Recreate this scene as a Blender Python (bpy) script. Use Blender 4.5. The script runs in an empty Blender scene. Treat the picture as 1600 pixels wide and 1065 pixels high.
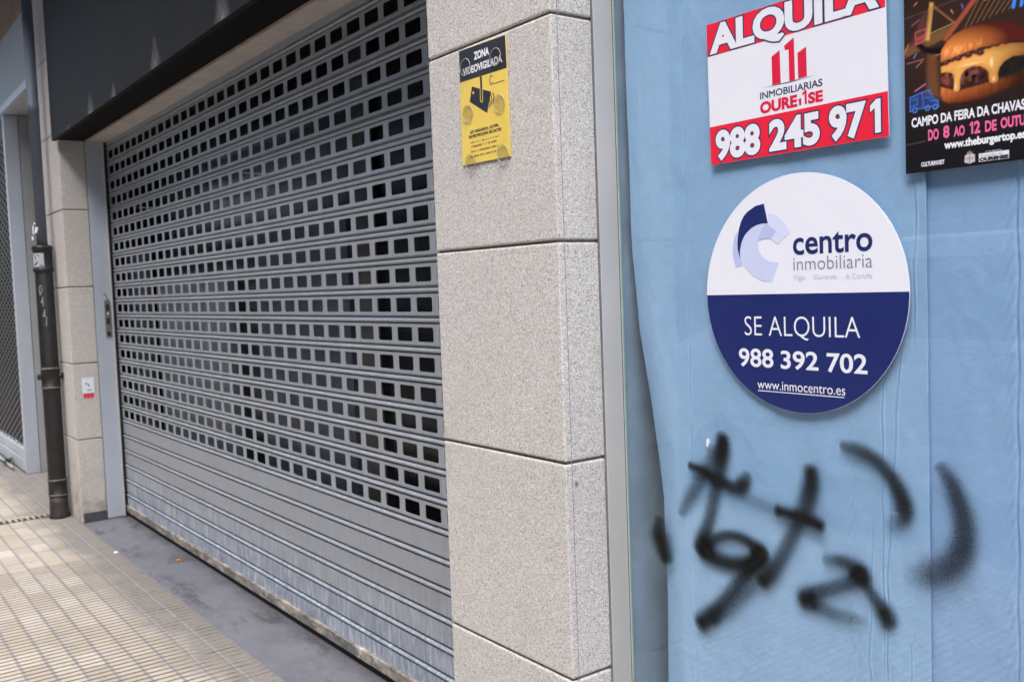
import bpy, bmesh, math, random
import numpy as np
from mathutils import Vector, Matrix
random.seed(4); rng = np.random.default_rng(7)
SC = bpy.context.scene; COL = SC.collection
R = math.radians

# ------------------------------------------------------------------ camera, sky, sun, exposure
cd = bpy.data.cameras.new('camera'); cam = bpy.data.objects.new('camera', cd); COL.objects.link(cam)
cr = Vector((0.594599, 0.803163, -0.037170)); cu = Vector((-0.024936, 0.064628, 0.997598)); cf = Vector((-0.803636, 0.592243, -0.058456))
m3 = Matrix((cr, cu, -cf)).transposed()
cam.matrix_world = Matrix.Translation((1.80267, -1.47890, 1.6)) @ m3.to_4x4()
cd.sensor_fit = 'HORIZONTAL'; cd.sensor_width = 36.0; cd.lens = 36.0 * 1481.08 / 1600
cd.clip_start = 0.02; cd.clip_end = 500
cd.dof.use_dof = True; cd.dof.focus_distance = 2.25; cd.dof.aperture_fstop = 6.3
SC.camera = cam

SUN_EL, SUN_AZ = 63.0, 140.0        # a bright overcast: soft light from high above the street
w = bpy.data.worlds.new('World'); SC.world = w; w.use_nodes = True
nt = w.node_tree; bg = nt.nodes['Background']
sky = nt.nodes.new('ShaderNodeTexSky'); sky.sky_type = 'NISHITA'; sky.sun_disc = False
sky.sun_elevation = R(SUN_EL); sky.sun_rotation = R(SUN_AZ); sky.air_density = 1.0; sky.dust_density = 3.0; sky.ozone_density = 0.6
nt.links.new(sky.outputs[0], bg.inputs[0]); bg.inputs[1].default_value = 0.15
sd = bpy.data.lights.new('sun', 'SUN'); sd.energy = 1.1; sd.angle = R(50); sd.color = (1.0, 0.985, 0.97)
so = bpy.data.objects.new('sun', sd); COL.objects.link(so)
az = R(SUN_AZ); el = R(SUN_EL)
sdir = Vector((math.sin(az) * math.cos(el), math.cos(az) * math.cos(el), math.sin(el)))
so.rotation_euler = sdir.to_track_quat('Z', 'Y').to_euler(); so.location = (0, 0, 30)
SC.view_settings.view_transform = 'Standard'; SC.view_settings.look = 'None'
SC.view_settings.gamma = 1.0; SC.view_settings.exposure = 2.05
SC.cycles.max_bounces = 8; SC.cycles.transparent_max_bounces = 16
SC.cycles.caustics_reflective = False; SC.cycles.caustics_refractive = False
try: SC.cycles.use_denoising = True
except Exception: pass

# ------------------------------------------------------------------ material helpers
class NG:
    def __init__(s, name):
        s.m = bpy.data.materials.new(name); s.m.use_nodes = True
        s.t = s.m.node_tree; s.b = s.t.nodes['Principled BSDF']; s.out = s.t.nodes['Material Output']
    def n(s, k, **kw):
        x = s.t.nodes.new(k)
        for a, v in kw.items(): setattr(x, a, v)
        return x
    def put(s, sock, v):
        if v is None: return
        if isinstance(v, bpy.types.NodeSocket): s.t.links.new(v, sock)
        elif isinstance(v, (tuple, list)) and sock.type == 'RGBA' and len(v) == 3: sock.default_value = (*v, 1)
        else: sock.default_value = v
    def math(s, op, a, b=None, c=None, clamp=False):
        x = s.n('ShaderNodeMath', operation=op); x.use_clamp = clamp
        for i, v in enumerate((a, b, c)): s.put(x.inputs[i], v)
        return x.outputs[0]
    def mix(s, f, a, b):
        x = s.n('ShaderNodeMix', data_type='RGBA'); s.put(x.inputs[0], f); s.put(x.inputs[6], a); s.put(x.inputs[7], b)
        return x.outputs[2]
    def ramp(s, f, lo, hi):
        x = s.n('ShaderNodeMapRange'); s.put(x.inputs[0], f); x.inputs[1].default_value = lo; x.inputs[2].default_value = hi
        return x.outputs[0]
    def coord(s, scale=(1, 1, 1), loc=(0, 0, 0)):
        tc = s.n('ShaderNodeNewGeometry'); mp = s.n('ShaderNodeMapping')
        mp.inputs['Scale'].default_value = scale; mp.inputs['Location'].default_value = loc
        s.t.links.new(tc.outputs['Position'], mp.inputs[0]); return mp.outputs[0]
    def noise(s, scale, detail=4, rough=.55, vec=None, dist=0.0):
        x = s.n('ShaderNodeTexNoise'); x.inputs['Scale'].default_value = scale; x.inputs['Detail'].default_value = detail
        x.inputs['Roughness'].default_value = rough; x.inputs['Distortion'].default_value = dist
        s.put(x.inputs['Vector'], vec if vec is not None else s.coord()); return x.outputs['Fac']
    def voro(s, scale, vec=None, feature='F1'):
        x = s.n('ShaderNodeTexVoronoi', feature=feature); x.inputs['Scale'].default_value = scale
        s.put(x.inputs['Vector'], vec if vec is not None else s.coord()); return x
    def bump(s, h, strength=.3, dist=.002):
        x = s.n('ShaderNodeBump'); x.inputs['Strength'].default_value = strength; x.inputs['Distance'].default_value = dist
        s.put(x.inputs['Height'], h); s.t.links.new(x.outputs[0], s.b.inputs['Normal']); return x
    def set(s, col=None, rough=None, metal=None, spec=None):
        s.put(s.b.inputs['Base Color'], col); s.put(s.b.inputs['Roughness'], rough)
        s.put(s.b.inputs['Metallic'], metal); s.put(s.b.inputs['Specular IOR Level'], spec); return s

def plain(name, col, rough=.5, metal=0.0, var=.12, scale=14, bump=0.0, spec=None):
    g = NG(name)
    n = g.noise(scale, 5)
    f = g.ramp(n, .3, .7)
    a = tuple(c * (1 - var) for c in col); b = tuple(min(1, c * (1 + var)) for c in col)
    g.set(g.mix(f, a, b), g.math('ADD', g.math('MULTIPLY', n, .16), rough - .08), metal, spec)
    if bump: g.bump(g.noise(scale * 8, 4), bump, .002)
    return g.m

def granite(name, tint=(1, 1, 1), dirty=0.0):
    g = NG(name); T = lambda c: tuple(min(1, a * b) for a, b in zip(c, tint))
    v = g.voro(385); wn = g.n('ShaderNodeSeparateColor'); g.t.links.new(v.outputs['Color'], wn.inputs[0])
    r = wn.outputs[0]
    cr_ = g.n('ShaderNodeValToRGB'); e = cr_.color_ramp; e.interpolation = 'LINEAR'
    pts = [(0, (.17, .165, .16)), (.08, (.26, .25, .24)), (.20, (.415, .41, .395)), (.5, (.535, .526, .508)), (.72, (.58, .555, .525)), (.86, (.69, .67, .655)), (1, (.78, .77, .76))]
    while len(e.elements) < len(pts): e.elements.new(.5)
    for el_, (p_, c_) in zip(e.elements, pts): el_.position = p_; el_.color = (*T(c_), 1)
    g.put(cr_.inputs[0], r)
    big = g.ramp(g.noise(3.2, 5, .6), .3, .72)
    col = g.mix(g.math('MULTIPLY', big, .22), cr_.outputs[0], T((.42, .37, .34)))
    sp = g.n('ShaderNodeSeparateXYZ'); g.put(sp.inputs[0], g.coord())
    blk = g.n('ShaderNodeTexWhiteNoise', noise_dimensions='1D')                       # every slab has a tone of its own
    g.put(blk.inputs['W'], g.math('FLOOR', g.math('DIVIDE', g.math('SUBTRACT', sp.outputs[2], 1.704 - 5.505), .5505)))
    col = g.mix(g.math('MULTIPLY', blk.outputs[0], .26), col, T((.45, .425, .385)))
    pit = g.ramp(g.noise(34, 3, .6, g.coord((1, 1, 1), (5, 2, 8))), .71, .76)
    col = g.mix(g.math('MULTIPLY', pit, .45), col, (.16, .14, .13))
    if dirty:
        low = g.math('SUBTRACT', 1.0, g.ramp(sp.outputs[2], .05, .55))
        blot = g.ramp(g.noise(9, 6, .65), .42, .7)
        col = g.mix(g.math('MULTIPLY', g.math('MULTIPLY', low, blot), dirty), col, (.13, .115, .10))
    warm = g.ramp(g.noise(5.5, 4, .6, g.coord((1, 1, .35), (3, 1, 2))), .56, .78)
    col = g.mix(g.math('MULTIPLY', warm, .20), col, T((.46, .31, .22)))
    g.set(col, .72, 0, .35)
    g.bump(g.math('ADD', r, g.noise(420, 2)), .35, .0012)
    return g.m

def galvan(name, base=(.345, .378, .420), stained=False):
    g = NG(name)
    sp = g.n('ShaderNodeSeparateXYZ'); g.put(sp.inputs[0], g.coord())
    streak = g.noise(6, 6, .62, g.coord((9, 1, .9)))
    blot = g.noise(3.3, 5, .6, g.coord((.5, 1, 2.6)))
    col = g.mix(g.ramp(streak, .32, .7), tuple(c * .80 for c in base), tuple(c * 1.12 for c in base))
    col = g.mix(g.math('MULTIPLY', g.ramp(blot, .4, .75), .45), col, (.33, .325, .31))
    sw = g.n('ShaderNodeTexWhiteNoise', noise_dimensions='1D'); g.put(sw.inputs['W'], g.math('FLOOR', g.math('DIVIDE', g.math('ADD', sp.outputs[2], 2.0 - .770 + .039), .1103)))
    col = g.mix(g.math('MULTIPLY', sw.outputs[0], .30), col, tuple(c * .72 for c in base))
    if stained:
        low = g.math('SUBTRACT', 1.0, g.ramp(sp.outputs[2], .12, .50)); lo2 = g.math('SUBTRACT', 1.0, g.ramp(sp.outputs[2], .10, .34))
        col = g.mix(g.math('MULTIPLY', lo2, .55), col, (.27, .33, .41))
        sm = g.math('MULTIPLY', g.ramp(g.noise(9, 7, .72, g.coord((5.5, 1, .8))), .47, .60), low)
        col = g.mix(g.math('MULTIPLY', sm, .9), col, (.60, .66, .76))
        dk = g.math('MULTIPLY', g.ramp(g.noise(6, 6, .72, g.coord((2.4, 1, 1.2), (9, 0, 3))), .48, .66), low)
        col = g.mix(g.math('MULTIPLY', dk, .6), col, (.13, .16, .20))
    rust = g.ramp(g.noise(19, 6, .7, g.coord((1, 1, .5), (1, 5, 2))), .68, .8)
    col = g.mix(g.math('MULTIPLY', rust, .35), col, (.27, .20, .14))
    g.set(col, g.math('ADD', g.math('MULTIPLY', streak, .25), .36), .22)
    g.bump(g.noise(60, 3, .5, g.coord((.3, 1, 1))), .10, .002)
    return g.m

M = {}
M['granite'] = granite('granite_speckled', dirty=.25)
M['granite_far'] = granite('granite_weathered', (1.02, 1.0, .97), dirty=.8)
M['mortar'] = plain('joint_mortar', (.17, .14, .115), .9, var=.3, scale=40)
M['joint_grey'] = plain('grey_joint', (.25, .235, .225), .9, var=.4, scale=60)
M['stone_upper'] = plain('stone_upper', (.24, .185, .15), .8, var=.2, scale=5, bump=.2)
M['alu'] = plain('grey_aluminium', (.50, .50, .495), .45, .2, var=.06, scale=3)
M['alu_blue'] = plain('painted_grey_metal', (.42, .46, .52), .45, .15, var=.07, scale=2.5)
M['alu_pale'] = plain('pale_metal_panel', (.30, .31, .32), .5, .05, var=.07, scale=2.5)
M['galv'] = galvan('galvanised_slats')
M['galv_low'] = galvan('galvanised_slats_stained', stained=True)
M['lattice'] = plain('dull_lattice_metal', (.13, .13, .13), .5, .2)
M['pad_rim'] = plain('milky_plastic_rim', (.42, .38, .33), .4)
M['silicone'] = plain('silicone_joint', (.17, .17, .18), .6, var=.2, scale=50)
M['dark'] = plain('dark_void', (.012, .012, .013), .8, var=.2)
M['black_soffit'] = plain('black_soffit', (.006, .006, .006), .8, var=.2, scale=6, spec=.1)
M['soffit_pale'] = plain('painted_soffit', (.50, .46, .43), .7, var=.15, scale=9)
M['brown_edge'] = plain('brown_trim', (.30, .21, .16), .8, var=.3, scale=18)
M['skirting'] = plain('slate_skirting', (.055, .055, .06), .7, var=.25, scale=22)
M['pvc'] = plain('blue_grey_pvc', (.105, .125, .16), .55, var=.15, scale=5)
M['iron'] = plain('black_cast_iron', (.0105, .0095, .0095), .5, .0, var=.5, scale=16, bump=.25)
M['iron_worn'] = plain('worn_iron_rim', (.17, .14, .125), .6, var=.4, scale=30)
M['rust'] = plain('rusty_iron', (.026, .018, .016), .6, var=.5, scale=24, bump=.35)
M['white'] = plain('white_print', (.75, .775, .85), .38, var=.015, scale=3)
M['red'] = plain('red_print', (.76, .016, .045), .38, var=.04, scale=4)
M['logo_red'] = plain('logo_red_print', (.66, .012, .05), .4, var=.03)
M['navy_ink'] = plain('navy_outline_print', (.028, .030, .10), .4, var=.05)
M['navy'] = plain('navy_print', (.011, .021, .128), .33, var=.05, scale=4)
M['grey_ink'] = plain('grey_blue_ink', (.18, .21, .36), .4, var=.05)
M['pale_ink'] = plain('pale_blue_ink', (.50, .56, .74), .4, var=.03)
M['lav1'] = plain('lavender_print', (.55, .61, .84), .4, var=.02)
M['lav2'] = plain('deeper_lavender_print', (.45, .51, .80), .4, var=.02)
M['lav3'] = plain('light_lavender_print', (.62, .67, .87), .4, var=.02)
M['yellow'] = plain('yellow_print', (.76, .56, .10), .42, var=.06, scale=12)
M['black_ink'] = plain('black_print', (.022, .022, .028), .4, var=.2)
M['pink'] = plain('pink_print', (.78, .13, .33), .4, var=.05)
M['keybox'] = plain('dull_steel_plate', (.20, .18, .15), .45, .6, var=.3, scale=40)
M['orange'] = plain('dry_leaf', (.45, .20, .07), .8)
M['leaf'] = plain('weed_green', (.05, .075, .035), .8, var=.4, scale=60)
M['asphalt'] = plain('asphalt', (.055, .055, .058), .85, var=.25, scale=30, bump=.4)
M['reveal'] = plain('window_side_lining', (.32, .43, .58), .55, var=.18, scale=6)
M['plaster'] = plain('grey_plaster', (.26, .26, .265), .85, var=.1, scale=1.5)
M['dkglass'] = plain('dark_window_glass', (.03, .035, .045), .08, var=.2)
M['car'] = plain('white_car_paint', (.72, .73, .75), .25, .0, var=.03)
M['tyre'] = plain('tyre_rubber', (.02, .02, .02), .8)
M['shop_dark'] = plain('dark_shop_glass', (.010, .012, .014), .25, var=.2, spec=.5)
M['street_reflection'] = plain('grey_street_reflection', (.20, .235, .27), .45, var=.22, scale=7)  # painted colour of the street reflected in the shop glass
M['street_reflection2'] = plain('dull_street_reflection', (.085, .105, .14), .45, var=.25, scale=7)
M['shop_post'] = plain('shopfront_post', (.09, .088, .085), .5, var=.15)

def m_fascia():
    g = NG('black_fascia_panel')
    n = g.noise(2.2, 6, .6, g.coord((1, 1, .35)))
    col = g.mix(g.ramp(n, .3, .72), (.014, .013, .0132), (.032, .0305, .031))
    sc = g.ramp(g.noise(16, 6, .7, g.coord((1, 1, .25), (4, 0, 1))), .66, .82)
    col = g.mix(g.math('MULTIPLY', sc, .25), col, (.10, .10, .11))
    g.set(col, g.math('ADD', g.math('MULTIPLY', n, .25), .55), 0, .07); return g.m
M['fascia'] = m_fascia()

def m_drip():
    g = NG('pale_drip_stain')
    at = g.n('ShaderNodeAttribute', attribute_name='paint')
    n = g.ramp(g.noise(60, 5, .7, g.coord((1, 1, .3))), .25, .6)
    g.set((.30, .29, .31), .8, 0, .1)
    g.put(g.b.inputs['Alpha'], g.math('MULTIPLY', at.outputs['Fac'], n, clamp=True)); return g.m
M['drip'] = m_drip()

def m_rail():
    g = NG('dirty_bottom_rail')
    a = g.ramp(g.noise(6, 7, .75, g.coord((.8, 1, 2))), .44, .58); b = g.ramp(g.noise(13, 6, .74, g.coord((.7, 1, 1.8), (3, 0, 7))), .47, .58)
    col = g.mix(a, (.17, .18, .18), (.42, .37, .30)); col = g.mix(g.math('MULTIPLY', b, .7), col, (.09, .075, .06))
    c = g.ramp(g.noise(12, 5, .6, g.coord((1, 1, 1), (8, 2, 1))), .60, .72)
    col = g.mix(g.math('MULTIPLY', c, .8), col, (.66, .66, .66))
    g.set(col, .7, .1); g.bump(b, .3, .002); return g.m
M['rail'] = m_rail()

def m_pave():
    g = NG('ribbed_paving_tiles')
    sp = g.n('ShaderNodeSeparateXYZ'); g.put(sp.inputs[0], g.coord())
    wob = g.math('MULTIPLY', g.math('SUBTRACT', g.noise(2.0, 2), .5), .006)
    x = g.math('ADD', sp.outputs[0], wob); y = g.math('ADD', sp.outputs[1], g.math('ADD', wob, 10.45 + .0005))
    cy = g.math('DIVIDE', y, .1045); fy = g.math('FRACT', cy); iy = g.math('FLOOR', cy)
    ribbed = g.math('GREATER_THAN', x, g.math('ADD', -4.53, g.math('MULTIPLY', g.math('FRACT', g.math('MULTIPLY', iy, .37)), .05)))
    cx = g.math('DIVIDE', g.math('ADD', x, 40), .0482); fx = g.math('FRACT', cx); ix = g.math('FLOOR', cx)
    # soft-edged grooves
    def band(f, half):
        d = g.math('ABSOLUTE', g.math('SUBTRACT', f, .5)); return g.ramp(d, .5 - half, .5 - half * .35)
    joint = band(fy, .095)
    rib = g.math('MULTIPLY', band(fx, .19), ribbed)
    ct = g.math('FRACT', g.math('ADD', g.math('DIVIDE', g.math('ADD', x, 40), .418), g.math('MULTIPLY', g.math('FLOOR', g.math('DIVIDE', iy, 2)), .5)))
    tile = g.math('MULTIPLY', band(ct, .012), g.math('SUBTRACT', 1, ribbed))
    cv = g.n('ShaderNodeCombineXYZ'); g.put(cv.inputs[0], g.math('MULTIPLY', g.math('FLOOR', g.math('DIVIDE', ix, 4)), 1.0)); g.put(cv.inputs[1], iy)
    wn = g.n('ShaderNodeTexWhiteNoise', noise_dimensions='2D'); g.put(wn.inputs['Vector'], cv.outputs[0])
    col = g.mix(wn.outputs[0], (.335, .302, .250), (.48, .438, .375))
    fine = g.ramp(g.noise(70, 5, .65), .3, .7)
    col = g.mix(g.math('MULTIPLY', fine, .30), col, (.25, .215, .17))
    grime = g.ramp(g.noise(1.5, 6, .62), .40, .66)
    col = g.mix(g.math('MULTIPLY', grime, .55), col, (.31, .255, .18))
    # grey cement staining along the threshold
    edge = g.math('ADD', sp.outputs[1], g.math('MULTIPLY', g.math('SUBTRACT', g.noise(3.6, 6, .65), .5), .42))
    st = g.ramp(edge, -.33, -.15)
    col = g.mix(g.math('MULTIPLY', st, .82), col, g.mix(fine, (.115, .107, .10), (.19, .178, .165)))
    jc = g.mix(g.noise(14, 5, .7), (.15, .15, .155), (.30, .295, .30))
    col = g.mix(g.math('MULTIPLY', joint, .9), col, jc)
    pat = g.ramp(g.noise(3.4, 6, .7, g.coord((1, 1, 1), (11, 4, 0))), .54, .68)
    col = g.mix(g.math('MULTIPLY', pat, .38), col, (.20, .185, .165))
    spot = g.ramp(g.noise(24, 4, .7, g.coord((1, 1, 1), (7, 3, 0))), .62, .70)
    col = g.mix(g.math('MULTIPLY', spot, .55), col, (.10, .095, .09))
    grv = g.math('MAXIMUM', rib, tile)
    fade = g.math('SUBTRACT', 1, g.math('MULTIPLY', st, g.ramp(g.noise(9, 3, .6), .3, .6)))
    col = g.mix(g.math('MULTIPLY', g.math('MULTIPLY', grv, fade), .97), col, (.06, .05, .042))
    g.set(col, .8, 0, .3)
    h = g.math('SUBTRACT', 1, g.math('MAXIMUM', g.math('MULTIPLY', joint, .8), grv))
    g.bump(g.math('ADD', h, g.math('MULTIPLY', fine, .12)), .8, .005)
    return g.m
M['pave'] = m_pave()

def m_slab():
    g = NG('worn_grey_slate')
    a = g.ramp(g.noise(2.4, 7, .66, g.coord((1.2, 1, 1))), .35, .68); b = g.ramp(g.noise(40, 6, .7), .3, .75)
    col = g.mix(a, (.095, .099, .117), (.155, .161, .184)); col = g.mix(g.math('MULTIPLY', b, .35), col, (.16, .162, .178))
    d = g.ramp(g.noise(2.2, 7, .72, g.coord((1.0, 2.2, 1), (2.1, 5, 0))), .54, .63)
    col = g.mix(g.math('MULTIPLY', d, .75), col, (.045, .043, .044))
    sc = g.ramp(g.noise(11, 7, .75, g.coord((1, 2, 1), (3, 8, 0))), .55, .66)
    col = g.mix(g.math('MULTIPLY', sc, .35), col, (.25, .245, .245))
    sp = g.n('ShaderNodeSeparateXYZ'); g.put(sp.inputs[0], g.coord())
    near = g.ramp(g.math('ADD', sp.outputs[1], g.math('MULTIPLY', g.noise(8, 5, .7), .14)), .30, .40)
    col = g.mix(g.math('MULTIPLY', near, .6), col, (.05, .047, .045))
    g.set(col, .72, 0, .3); g.bump(g.math('ADD', a, g.math('MULTIPLY', b, .5)), .4, .003); return g.m
M['slab'] = m_slab()

def m_glass(name, tint=(.96, .985, .99)):
    g = NG(name); t = g.t
    tr = g.n('ShaderNodeBsdfTransparent'); tr.inputs[0].default_value = (*tint, 1)
    gl = g.n('ShaderNodeBsdfGlossy'); gl.inputs['Roughness'].default_value = .015; gl.inputs[0].default_value = (.92, .96, 1, 1)
    ge = g.n('ShaderNodeNewGeometry'); vm = g.n('ShaderNodeVectorMath', operation='DOT_PRODUCT')   # Schlick reflectance, same on both faces of the pane
    t.links.new(ge.outputs['Incoming'], vm.inputs[0]); t.links.new(ge.outputs['Normal'], vm.inputs[1])
    c = g.math('POWER', g.math('SUBTRACT', 1.0, g.math('ABSOLUTE', vm.outputs['Value']), clamp=True), 5.0)
    mx = g.n('ShaderNodeMixShader'); g.put(mx.inputs[0], g.math('ADD', g.math('MULTIPLY', c, .96), .036))
    t.links.new(tr.outputs[0], mx.inputs[1]); t.links.new(gl.outputs[0], mx.inputs[2]); t.links.new(mx.outputs[0], g.out.inputs[0])
    return g.m
M['glass'] = m_glass('window_glass')
M['clear'] = m_glass('clear_plastic', (.985, .985, .98))
M['glass_edge'] = plain('green_glass_edge', (.33, .43, .41), .3, var=.1)

def m_paper(name, c1, c2, seed):
    g = NG(name)
    a = g.ramp(g.noise(3.2, 5, .6, g.coord((1.6, 1, .7), (seed, 0, seed))), .3, .7)
    col = g.mix(a, c1, c2)
    fib = g.noise(55, 5, .65, g.coord((1, 1, 1.6), (seed, 3, 1)))
    col = g.mix(g.math('MULTIPLY', g.ramp(fib, .35, .75), .22), col, tuple(c * .72 for c in c1))
    g.set(col, .75, 0, .25)
    wr = g.noise(26, 5, .6, g.coord((1.0, 1, 1.0), (seed, 0, 2)), 1.4)
    crp = g.noise(150, 3, .6, g.coord((.6, 1, 1.3), (seed, 0, 2)), .6)
    cv = g.voro(7.5, g.coord((1.5, 1, .55), (seed, 0, 1)), 'DISTANCE_TO_EDGE')          # crumple folds
    fold = g.ramp(cv.outputs['Distance'], 0.0, .10)
    g.bump(g.math('ADD', g.math('ADD', wr, g.math('MULTIPLY', crp, .22)), g.math('MULTIPLY', fold, .22)), .17, .006); return g.m
M['paper'] = m_paper('blue_paper', (.335, .525, .785), (.385, .580, .840), 1.0)
M['paper2'] = m_paper('blue_paper_darker', (.305, .480, .760), (.350, .530, .820), 6.0)

def m_spray():
    g = NG('black_spray_paint')
    at = g.n('ShaderNodeAttribute', attribute_name='paint'); d = at.outputs['Fac']
    sp = g.noise(520, 2, .8); g.set((.009, .0085, .008), .7, 0, .12)
    soft = g.math('ADD', d, g.math('MULTIPLY', g.math('SUBTRACT', sp, .5), g.math('MULTIPLY', g.math('MULTIPLY', d, g.math('SUBTRACT', 1, d)), 4.2)), clamp=True)
    g.put(g.b.inputs['Alpha'], soft); return g.m
M['spray'] = m_spray()

def m_vcol(name, rough=.3):
    g = NG(name); at = g.n('ShaderNodeAttribute', attribute_name='print'); g.set(at.outputs['Color'], rough, 0, .25); return g.m
M['print'] = m_vcol('glossy_poster_print')

# ------------------------------------------------------------------ object helpers
ORG = {}
def tag(o, label=None, cat=None, group=None, kind=None):
    if label: o['label'] = label
    if cat: o['category'] = cat
    if group: o['group'] = group
    if kind: o['kind'] = kind
    return o
def thing(name, label, cat, loc, group=None):
    o = bpy.data.objects.new(name, None); COL.objects.link(o); o.location = loc; o.empty_display_size = .1
    ORG[o.name] = Vector(loc); return tag(o, label, cat, group)
def obj(name, bm, mat, parent=None, smooth=False, origin=None):
    """bm is in world coordinates; a child is shifted by its thing's origin."""
    org = ORG[parent.name] if parent else Vector(origin or (0, 0, 0))
    me = bpy.data.meshes.new(name)
    if isinstance(bm, bmesh.types.BMesh):
        bm.normal_update(); bm.to_mesh(me); bm.free()
    else: me = bm
    me.transform(Matrix.Translation(-org))
    for m in (mat if isinstance(mat, (list, tuple)) else [mat]): me.materials.append(m)
    o = bpy.data.objects.new(name, me); COL.objects.link(o)
    if parent: o.parent = parent
    else: o.location = org
    ORG[o.name] = org
    if smooth:
        for p in me.polygons: p.use_smooth = True
    return o
def B(): return bmesh.new()
def box(bm, x0, x1, y0, y1, z0, z1, bev=0, mi=0):
    vs = [bm.verts.new(p) for p in ((x0,y0,z0),(x1,y0,z0),(x1,y1,z0),(x0,y1,z0),(x0,y0,z1),(x1,y0,z1),(x1,y1,z1),(x0,y1,z1))]
    fs = [bm.faces.new([vs[i] for i in f]) for f in ((0,3,2,1),(4,5,6,7),(0,1,5,4),(1,2,6,5),(2,3,7,6),(3,0,4,7))]
    for f in fs: f.material_index = mi
    if bev:
        es = {e for f in fs for e in f.edges}
        r = bmesh.ops.bevel(bm, geom=list(es), offset=bev, segments=2, profile=.6, affect='EDGES')
        for f in r['faces']: f.material_index = mi
    return bm
def lathe(bm, cx, cy, prof, n=28):
    rings = [[bm.verts.new((cx + r*math.cos(2*math.pi*k/n), cy + r*math.sin(2*math.pi*k/n), z)) for k in range(n)] for r, z in prof]
    for a, b in zip(rings, rings[1:]):
        for k in range(n): bm.faces.new((a[k], a[(k+1) % n], b[(k+1) % n], b[k]))
    bm.faces.new(rings[0][::-1]); bm.faces.new(rings[-1]); return bm
def tube(bm, pts, r, n=8):
    pts = [Vector(p) for p in pts]; rings = []
    for i, p in enumerate(pts):
        d = (pts[min(i+1, len(pts)-1)] - pts[max(i-1, 0)]).normalized()
        a = d.cross(Vector((0, 0, 1)) if abs(d.z) < .9 else Vector((1, 0, 0))).normalized(); b = d.cross(a)
        rings.append([bm.verts.new(p + r*(a*math.cos(2*math.pi*k/n) + b*math.sin(2*math.pi*k/n))) for k in range(n)])
    for q, s in zip(rings, rings[1:]):
        for k in range(n): bm.faces.new((q[k], q[(k+1) % n], s[(k+1) % n], s[k]))
    bm.faces.new(rings[0][::-1]); bm.faces.new(rings[-1]); return bm
def plate(bm, pts, y, t=.00015):
    """a thin printed or cut shape on a facade-parallel plane: outline pts (x, z), front face at y"""
    a = sum(p[0]*q[1] - q[0]*p[1] for p, q in zip(pts, pts[1:] + pts[:1]))
    if a < 0: pts = pts[::-1]
    f = [bm.verts.new((x, y, z)) for x, z in pts]; b = [bm.verts.new((x, y + t, z)) for x, z in pts]
    bm.faces.new(f); bm.faces.new(b[::-1]); n = len(pts)
    for i in range(n): bm.faces.new((f[(i+1) % n], f[i], b[i], b[(i+1) % n]))
    return bm
def rectp(bm, x0, x1, z0, z1, y, t=.00015): return plate(bm, [(x0,z0),(x1,z0),(x1,z1),(x0,z1)], y, t)
def ell(cx, cz, rx, rz, n=40, a0=0, a1=360):
    k = n if a1 - a0 >= 360 else n + 1
    return [(cx + rx*math.cos(R(a0 + (a1-a0)*i/n)), cz + rz*math.sin(R(a0 + (a1-a0)*i/n))) for i in range(k)]
def stroke(bm, pts, wd, y, t=.0001):
    """a flat line of width wd along pts"""
    for i, (p, q) in enumerate(zip(pts, pts[1:])):
        d = Vector((q[0]-p[0], q[1]-p[1])); L = d.length
        if L < 1e-6: continue
        d /= L; n = Vector((-d.y, d.x)) * wd / 2; e = d * wd * .3
        a = Vector(p) - e; b = Vector(q) + e
        plate(bm, [tuple(a-n), tuple(b-n), tuple(b+n), tuple(a+n)], y - i*2e-6, t)
    return bm

def one(x0, x1, z0, z1, y, mat, parent, stem, grow=0.0, outline=None, name='lettering'):
    """the figure 1 with a flag"""
    def sh(g_): 
        xs = x1 - stem - g_; h = z1 - z0
        return [(xs, z0 - g_), (x1 + g_, z0 - g_), (x1 + g_, z1 + g_), (x1 - stem*.75 - g_*.4, z1 + g_), (x0 - g_*.8, z1 - h*.17 + g_*.5), (x0 - g_*.8, z1 - h*.36 - g_), (xs, z1 - h*.25 - g_)]
    if outline: bm = B(); plate(bm, sh(outline[0]), y + .00015, .0001); obj('lettering_outline', bm, outline[1], parent)
    bm = B(); plate(bm, sh(grow), y, .0001); return obj(name, bm, mat, parent)

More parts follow.
